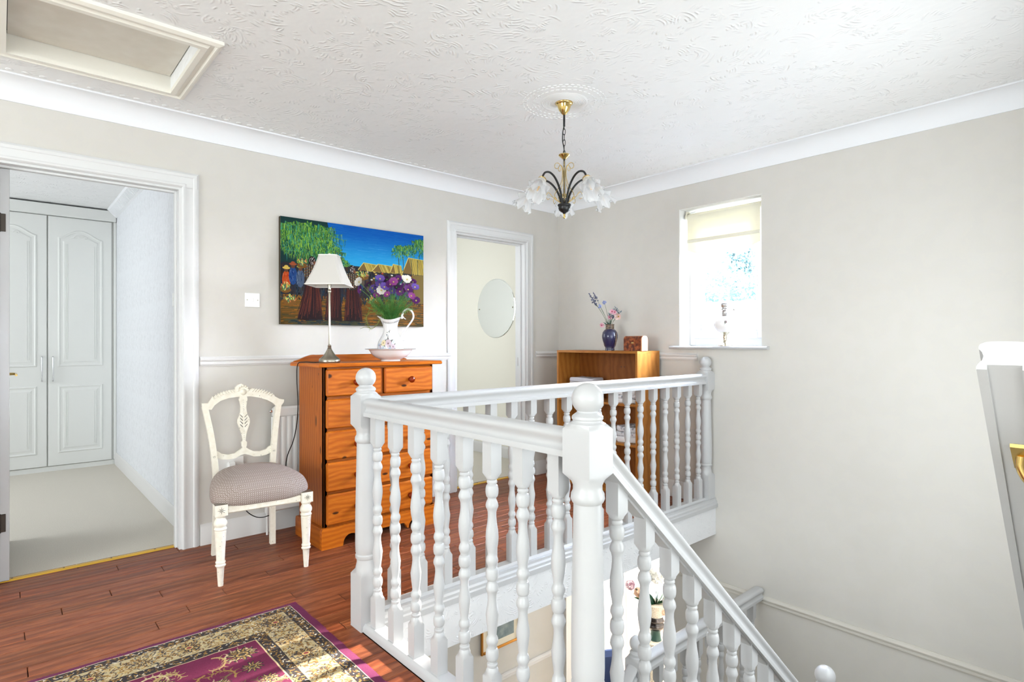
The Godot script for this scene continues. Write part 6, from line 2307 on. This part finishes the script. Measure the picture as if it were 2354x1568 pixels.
# ---------------------------------------------------------------- bedroom seen through the left doorway
func build_bedroom() -> void:
	var paper := mat(Color.WHITE, 0.8)
	var pi := Image.create(256, 256, false, Image.FORMAT_RGB8)
	pi.fill(rgb(228, 230, 234))
	var r := RandomNumberGenerator.new()
	r.seed = 2
	for k in 900:
		var v := r.randf_range(0.90, 1.05)
		pi.fill_rect(Rect2i(r.randi_range(0, 253), r.randi_range(0, 230), r.randi_range(1, 3), r.randi_range(8, 26)), Color(0.90 * v, 0.905 * v, 0.92 * v))
	paper.albedo_texture = tex(pi)
	paper = relief(paper, pi, 0.3, 0.35)
	var b := MB.new()
	b.span(Vector3(0.83, 0, -7.3), Vector3(0.95, 2.4, -3.76))
	struct(b, "wall_bedroom_right", paper, "pale textured wallpaper wall of the bedroom")
	b = MB.new()
	b.span(Vector3(-2.52, 0, -7.4), Vector3(0.95, 2.4, -7.28))
	struct(b, "wall_bedroom_back", M.wall_white)
	b = MB.new()
	b.span(Vector3(-2.4, -0.2, -7.3), Vector3(0.83, 0.002, -3.758))
	struct(b, "floor_bedroom", M.carpet, "beige carpet of the bedroom")
	var sk := v2([0, 0, 0.016, 0, 0.016, 0.080, 0.012, 0.086, 0.012, 0.094, 0.006, 0.106, 0.003, 0.112, 0, 0.112])
	b = MB.new()
	b.extr(sk, Vector3(0.83, 0, -6.6), Vector3(-1, 0, 0), Vector3.UP, Vector3(0, 0, 2.84))
	struct(b, "baseboard_bedroom", M.satin)
	# ornamented cornice strip
	b = MB.new()
	b.extr(v2([0, 0, 0.075, 0, 0.068, -0.012, 0.012, -0.070, 0, -0.075]), Vector3(0.83, 2.4, -6.6), Vector3(-1, 0, 0), Vector3.UP, Vector3(0, 0, 2.84))
	var co := struct(b, "trim_10", M.coving, "white fluted cornice in the bedroom")
	var fl := MB.new()
	fl.tube([Vector3(0.0, 0.0, 0.0), Vector3(-0.050, 0.052, 0.0)], 0.006, 0.006, 6)
	var fm := fl.mesh()
	for k in 64:
		var q := meshed(fm, "flute", M.coving, co)
		q.position = Vector3(0.815, 2.334, -6.55 + k * 0.032)
	var o := thing("light_switch", "white switch on the bedroom wallpaper beside the doorway", "switch", Vector3(0.83, 1.42, -4.13))
	b = MB.new()
	b.box(Vector3(-0.006, 0, 0), Vector3(0.012, 0.086, 0.086), 0.003)
	part(b, "plate", M.plastic, o)
	b = MB.new()
	b.box(Vector3(-0.014, 0, 0), Vector3(0.006, 0.022, 0.012), 0.002)
	part(b, "rocker", M.plastic, o)
	# fitted wardrobe with two doors in view
	var wm := mat(rgb(232, 233, 230), 0.4)
	o = thing("fitted_wardrobe", "white fitted wardrobe with arched panel doors in the bedroom", "wardrobe", Vector3(0.32, 0, -6.6))
	b = MB.new()
	b.span(Vector3(-1.6, 0.0, -0.66), Vector3(0.505, 2.38, -0.024))
	part(b, "carcass", wm, o)
	b = MB.new()
	b.span(Vector3(-1.6, 2.286, -0.03), Vector3(0.505, 2.385, 0.03), 0.004)
	part(b, "pelmet", wm, o)
	b = MB.new()
	b.span(Vector3(0.488, 0.05, -0.024), Vector3(0.509, 2.286, 0.004), 0.002)
	part(b, "end_stile", wm, o)
	b = MB.new()
	b.span(Vector3(-1.6, 0, -0.03), Vector3(0.505, 0.045, -0.012), 0.002)
	part(b, "plinth", wm, o)
	for dr in [-0.474, 0.004]:
		var w := 0.468
		b = MB.new()
		b.span(Vector3(dr, 0.05, -0.022), Vector3(dr + w, 2.282, 0), 0.003)
		var d := part(b, "door", wm, o)
		for pn in [[0.16, 0.765, false], [0.935, 2.10, true]]:
			var x0: float = dr + 0.068
			var x1: float = dr + w - 0.068
			var ol := PackedVector2Array([Vector2(x0, pn[0]), Vector2(x1, pn[0]), Vector2(x1, pn[1])])
			if pn[2]:
				for i in 15:
					var f := 1.0 - (i + 1) / 16.0
					var hump := pow(sin(f * PI), 1.6) * 0.075
					ol.append(Vector2(lerpf(x0, x1, f), pn[1] + hump))
			ol.append(Vector2(x0, pn[1]))
			# raised bead, then a bevel to the field
			var c := Vector2((x0 + x1) / 2, (pn[0] + pn[1]) / 2)
			var lev := [[0.0, 0.0], [0.006, 0.0055], [0.013, 0.0055], [0.020, 0.0015], [0.034, 0.0015], [0.046, 0.005]]
			var loops := []
			for l in lev:
				var lp := []
				# same point count on each loop: move every point inwards along its own mitre
				for i in ol.size():
					var p := ol[i]
					var a := (p - ol[(i + ol.size() - 1) % ol.size()]).normalized()
					var g := (ol[(i + 1) % ol.size()] - p).normalized()
					var nn := (Vector2(-a.y, a.x) + Vector2(-g.y, g.x)).normalized()
					var s := 1.0 / maxf(0.5, nn.dot(Vector2(-a.y, a.x)))
					var q2 = p + nn * l[0] * s
					lp.append(Vector3(q2.x, q2.y, l[1]))
				loops.append(lp)
			var pb := MB.new()
			for i in loops.size() - 1:
				for j in ol.size():
					var j2 := (j + 1) % ol.size()
					pb.face([loops[i][j], loops[i][j2], loops[i + 1][j2], loops[i + 1][j]], Vector3(0, 0, 1))
			var last: Array = loops[loops.size() - 1]
			var lp2 := PackedVector2Array()
			for q in last:
				lp2.append(Vector2(q.x, q.y))
			var ix := Geometry2D.triangulate_polygon(lp2)
			for i in range(0, ix.size(), 3):
				pb.face([last[ix[i]], last[ix[i + 1]], last[ix[i + 2]]], Vector3(0, 0, 1))
			part(pb, "raised_panel", wm, d)
			pb = MB.new()
			for x in [x0 + 0.056, x0 + 0.068, x1 - 0.056, x1 - 0.068]:
				pb.tube([Vector3(x, pn[0] + 0.06, 0.0048), Vector3(x, pn[1] - 0.06, 0.0048)], 0.0028, 0.0028, 5)
			part(pb, "fluting", wm, d)
			if pn[2]:
				pb = MB.new()
				for s in [-1.0, 1.0]:
					var pts := []
					for q in [[0.006, 0.0], [0.022, 0.016], [0.044, 0.010], [0.042, -0.006], [0.030, -0.004], [0.034, 0.004]]:
						pts.append(Vector3(c.x + s * q[0], pn[1] + 0.005 + q[1], 0.0055))
					pb.tube(spline(pts, 4), 0.0026, 0.0018, 5)
					pb.tube(spline([Vector3(c.x + s * 0.045, pn[1] + 0.006, 0.0055), Vector3(c.x + s * 0.065, pn[1] - 0.006, 0.0055), Vector3(c.x + s * 0.09, pn[1] - 0.016, 0.0055)], 4), 0.003, 0.001, 5)
				part(pb, "carved_scroll", wm, d)
		b = MB.new()
		var hx: float = dr + (w - 0.035 if dr < -0.1 else 0.032)
		b.tube([Vector3(hx, 0.81, 0), Vector3(hx, 0.81, 0.026), Vector3(hx, 0.818, 0.031), Vector3(hx, 1.017, 0.031), Vector3(hx, 1.025, 0.026), Vector3(hx, 1.025, 0)], 0.0055, 0.0055, 10)
		part(b, "handle", M.chrome, d)

# ---------------------------------------------------------------- room behind the right doorway
func build_dressing_room() -> void:
	var b := MB.new()
	b.span(Vector3(1.9, 0, -5.7), Vector3(2.02, 2.4, -3.76))
	struct(b, "wall_dressing_left", M.wall_white)
	b = MB.new()
	b.span(Vector3(2.02, 0, -5.72), Vector3(XB, 2.4, -5.6))
	struct(b, "wall_dressing_back", M.wall_white)
	b = MB.new()
	b.span(Vector3(2.02, -0.2, -5.6), Vector3(XB, 0.002, -3.758))
	struct(b, "floor_dressing", M.carpet)
	b = MB.new()
	b.extr(v2([0, 0, 0.016, 0, 0.016, 0.09, 0.012, 0.1, 0.004, 0.112, 0, 0.112]), Vector3(XB, 0, -5.6), Vector3(-1, 0, 0), Vector3.UP, Vector3(0, 0, 1.84))
	struct(b, "baseboard_dressing", M.satin)
	b = MB.new()
	b.span(Vector3(XB - 0.004, 0, -5.6), Vector3(XB, 2.4, -3.762))
	struct(b, "wall_dressing_right", mat(rgb(240, 236, 222), 0.85))
	var o := thing("round_mirror", "round frameless wall mirror seen through the far doorway", "mirror", Vector3(XB - 0.004, 1.49, -4.512))
	var q := Basis(Vector3.BACK, PI / 2)
	b = MB.new()
	b.lathe([Vector2(0, 0), Vector2(0.299, 0), Vector2(0.299, 0.003), Vector2(0.292, 0.006), Vector2(0, 0.006)], 96, Transform3D(q, Vector3.ZERO), 0.3)
	part(b, "glass", mat(rgb(238, 240, 236), 0.015, 1.0), o)
	for s in [-1.0, 1.0]:
		b = MB.new()
		b.box(Vector3(-0.007, 0.0, s * 0.262), Vector3(0.006, 0.012, 0.016), 0.002)
		part(b, "clip", M.nickel, o)

# ---------------------------------------------------------------- ground floor glimpsed through the stairwell
func build_ground_floor() -> void:
	var b := MB.new()
	b.span(Vector3(-1.1, LOW, ZA - 0.12), Vector3(XB, -0.2, ZA))
	struct(b, "wall_hall_back", M.wall)
	b = MB.new()
	b.span(Vector3(-1.12, LOW, -3.76), Vector3(-1.0, -0.2, 0.03))
	struct(b, "wall_hall_left", M.wall)
	b = MB.new()
	b.span(Vector3(-1.12, LOW, -0.09), Vector3(1.16, -0.2, 0.03))
	struct(b, "wall_hall_front", M.wall)
	b = MB.new()
	b.span(Vector3(-1.1, LOW - 0.1, -6.2), Vector3(6.7, LOW, 0.0))
	struct(b, "floor_hall", mat(rgb(206, 190, 170), 0.8))
	b = MB.new()
	b.extr(v2([0, 0, 0, 0.054, 0.010, 0.054, 0.012, 0.049, 0.020, 0.045, 0.024, 0.038, 0.022, 0.031, 0.013, 0.026, 0.013, 0.020, 0.016, 0.017, 0.016, 0.009, 0.010, 0.006, 0.008, 0.0]), Vector3(-1.0, -1.63, ZA), Vector3(0, 0, 1), Vector3.UP, Vector3(XB + 1.0, 0, 0))
	struct(b, "trim_11", M.satin, "white dado rail of the hall below")
	# bright sitting room beyond the opening
	b = MB.new()
	b.span(Vector3(6.5, LOW, -6.2), Vector3(6.62, -0.2, 0.1))
	b.span(Vector3(4.04, LOW, -6.3), Vector3(6.62, -0.2, -6.2))
	b.span(Vector3(4.04, LOW, -1.0), Vector3(6.62, -0.2, -0.9))
	struct(b, "wall_sitting_room", mat(rgb(238, 226, 214), 0.85))
	b = MB.new()
	b.span(Vector3(XB + 0.26, -0.2, -6.3), Vector3(6.62, -0.1, -0.9))
	struct(b, "ceiling_sitting_room", M.wall_white)
	# framed picture on the hall wall
	var o := thing("framed_print", "gilt framed blue-grey print with cream mount in the hall below", "picture", Vector3(3.08, -1.352, ZA))
	b = MB.new()
	var w := 0.21
	var h := 0.44
	for s in [[Vector3(-w, 0, 0), Vector3(-w + 0.022, h, 0.02)], [Vector3(w - 0.022, 0, 0), Vector3(w, h, 0.02)], [Vector3(-w + 0.022, 0, 0), Vector3(w - 0.022, 0.022, 0.0195)], [Vector3(-w + 0.022, h - 0.022, 0), Vector3(w - 0.022, h, 0.0195)]]:
		b.span(s[0], s[1], 0.006)
	part(b, "frame", mat(rgb(176, 120, 48), 0.3, 0.7), o)
	b = MB.new()
	b.span(Vector3(-w + 0.02, 0.02, 0.002), Vector3(w - 0.02, h - 0.02, 0.008))
	part(b, "mount", mat(rgb(240, 232, 210), 0.8), o)
	b = MB.new()
	b.span(Vector3(-w + 0.07, 0.075, 0.003), Vector3(w - 0.07, h - 0.075, 0.010))
	var pm := mat(Color.WHITE, 0.4)
	pm.albedo_texture = tex(speckle_image(128, rgb(92, 112, 118), rgb(140, 156, 158), 0.03, 14))
	pm.uv1_scale = Vector3(3, 3, 3)
	part(b, "print", pm, o)
	# pedestal with an urn of artificial flowers
	var P := Vector3(4.5, LOW, -3.12)
	o = thing("pedestal", "ornate cream carved pedestal in the room below", "pedestal", P)
	b = MB.new()
	b.lathe([Vector2(0, 0), Vector2(0.15, 0), Vector2(0.15, 0.05), Vector2(0.11, 0.07), Vector2(0.09, 0.12), Vector2(0.075, 0.3), Vector2(0.07, 0.6), Vector2(0.085, 0.86), Vector2(0.10, 0.93), Vector2(0.11, 1.0), Vector2(0.12, 1.08), Vector2(0, 1.08)], 32)
	var carved := mat(Color.WHITE, 0.7)
	var cim := speckle_image(256, rgb(196, 176, 150), rgb(246, 240, 228), 0.12, 41, 3, 1.6)
	carved.albedo_texture = tex(cim)
	carved = relief(carved, cim, 1.2, 0.3, false)
	part(b, "column", carved, o)
	o = thing("urn", "dark green and pewter urn standing on the pedestal", "urn", P + Vector3(0, 1.08, 0))
	b = MB.new()
	b.lathe([Vector2(0, 0), Vector2(0.055, 0), Vector2(0.05, 0.02), Vector2(0.045, 0.08), Vector2(0.06, 0.1), Vector2(0, 0.1)], 24)
	part(b, "stand", mat(rgb(40, 74, 66), 0.3), o)
	b = MB.new()
	b.lathe([Vector2(0, 0.1), Vector2(0.06, 0.1), Vector2(0.085, 0.13), Vector2(0.088, 0.15), Vector2(0.082, 0.157), Vector2(0.088, 0.164), Vector2(0.082, 0.172), Vector2(0.09, 0.19), Vector2(0.075, 0.215), Vector2(0.07, 0.22), Vector2(0, 0.22)], 28)
	part(b, "band", mat(rgb(96, 92, 92), 0.15, 0.9), o)
	b = MB.new()
	b.lathe([Vector2(0.07, 0.215), Vector2(0.078, 0.26), Vector2(0.09, 0.31), Vector2(0.1, 0.33), Vector2(0.09, 0.335), Vector2(0.0, 0.32)], 28)
	part(b, "bowl", carved, o)
	var top := P + Vector3(0, 1.42, 0)
	var e := Vector3(0.75, 0, 0.66).normalized()
	var hcol := [mat(rgb(244, 242, 236), 0.8), mat(rgb(226, 196, 206), 0.8), mat(rgb(238, 204, 176), 0.8), mat(rgb(176, 70, 84), 0.8)]
	var hw := ["cream hydrangea head", "lilac pink hydrangea head", "peach hydrangea head", "red striped bloom"]
	for q in [[0.02, 0.24, 0, 0.085], [0.10, 0.02, 0, 0.05], [-0.23, 0.16, 1, 0.05], [-0.16, 0.10, 2, 0.05], [0.09, 0.36, 3, 0.035], [0.06, -0.06, 2, 0.05], [-0.05, 0.30, 0, 0.05], [-0.09, 0.02, 1, 0.045]]:
		var t := thing("silk_flower", "%s in the urn in the room below" % hw[q[2]], "flower", top, 0, "silk flowers in the urn")
		var c: Vector3 = e * q[0] + Vector3(0, q[1], 0) + Vector3(-0.66, 0, 0.75) * rng.randf_range(0.0, 0.05)
		b = MB.new()
		b.tube(bez(Vector3(0, -0.1, 0), Vector3(0, 0.04, 0), c * 0.6, c, 8), 0.003, 0.002, 5)
		part(b, "stem", mat(rgb(60, 84, 50), 0.7), t)
		b = MB.new()
		for k in 46:
			var d := Vector3(rng.randfn(), rng.randfn(), rng.randfn()).normalized()
			bloom(b, c + d * q[3] * 0.75, d, q[3] * 0.34, 4, 0.2)
		part(b, "petals", hcol[q[2]], t)
	var lv := thing("silk_leaves", "dark green silk leaves in the urn in the room below", "leaves", top)
	for k in 14:
		b = MB.new()
		leaf_blade(b, Vector3(0, -0.02, 0), (e * rng.randf_range(-1.0, 1.0) + Vector3(0, rng.randf_range(0.3, 1.1), 0) + Vector3(-0.66, 0, 0.75) * rng.randf_range(0.0, 0.6)).normalized(), rng.randf_range(0.14, 0.24), 0.05)
		part(b, "leaf", mat(rgb(26, 70 + (k % 3) * 14, 44), 0.4), lv)
	# curtain beside the window
	o = thing("curtain", "cream full length curtain hanging in the bright room below", "curtain", Vector3(5.35, LOW, -4.12))
	var rows := []
	for i in 11:
		var f := i / 10.0
		var row := []
		for j in 49:
			var u := j / 48.0
			var w2 := 0.30 - 0.13 * exp(-pow((f - 0.42) / 0.2, 2.0))
			row.append(Vector3((u - 0.5) * w2 * 0.75, 0.02 + 2.35 * f, (u - 0.5) * w2 * 0.66) + Vector3(-0.66, 0, 0.75) * 0.016 * sin(u * TAU * 3.0))
		rows.append(row)
	b = MB.new()
	b.surf(rows)
	part(b, "cloth", mat(rgb(244, 234, 224), 0.9), o)
	b = MB.new()
	b.tube([Vector3(-0.25, 2.38, -0.2), Vector3(0.25, 2.38, 0.2)], 0.012, 0.012, 8)
	part(b, "pole", M.gloss, o)
	# two upholstered seats
	for q in [[Vector3(5.1, LOW, -3.2), rgb(206, 132, 92), "orange and teal patterned armchair in the room below", 20.0], [Vector3(4.5, LOW, -3.72), rgb(34, 52, 92), "dark blue armchair beside the pedestal in the room below", -30.0]]:
		o = thing("armchair", q[2], "armchair", q[0], q[3])
		o.scale = Vector3.ONE * (1.0 if q[3] > 0 else 0.7)
		var fm := mat(Color.WHITE, 0.9)
		if q[3] > 0:
			fm.albedo_texture = tex(flower_print(256, 256, q[1], 22, [[rgb(84, 128, 132), rgb(52, 84, 90)], [rgb(236, 206, 176), rgb(176, 96, 60)]], 51, 0.9))
			fm.uv1_triplanar = true
			fm.uv1_scale = Vector3.ONE * 2.2
		else:
			fm.albedo_color = q[1]
		b = MB.new()
		b.box(Vector3(0, 0.32, 0.04), Vector3(0.56, 0.22, 0.56), 0.06)
		part(b, "seat", fm, o)
		b = MB.new()
		b.box(Vector3(0, 0.60, -0.26), Vector3(0.62, 0.62, 0.16), 0.06)
		part(b, "backrest", fm, o)
		for s in [-1.0, 1.0]:
			b = MB.new()
			b.box(Vector3(s * 0.33, 0.36, 0.02), Vector3(0.12, 0.46, 0.62), 0.05)
			part(b, "arm", fm, o)
			for z in [-0.25, 0.25]:
				b = MB.new()
				b.lathe([Vector2(0, 0), Vector2(0.018, 0), Vector2(0.026, 0.21), Vector2(0, 0.21)], 12, Transform3D(Basis(), Vector3(s * 0.24, 0, z)))
				part(b, "leg", M.knob, o)
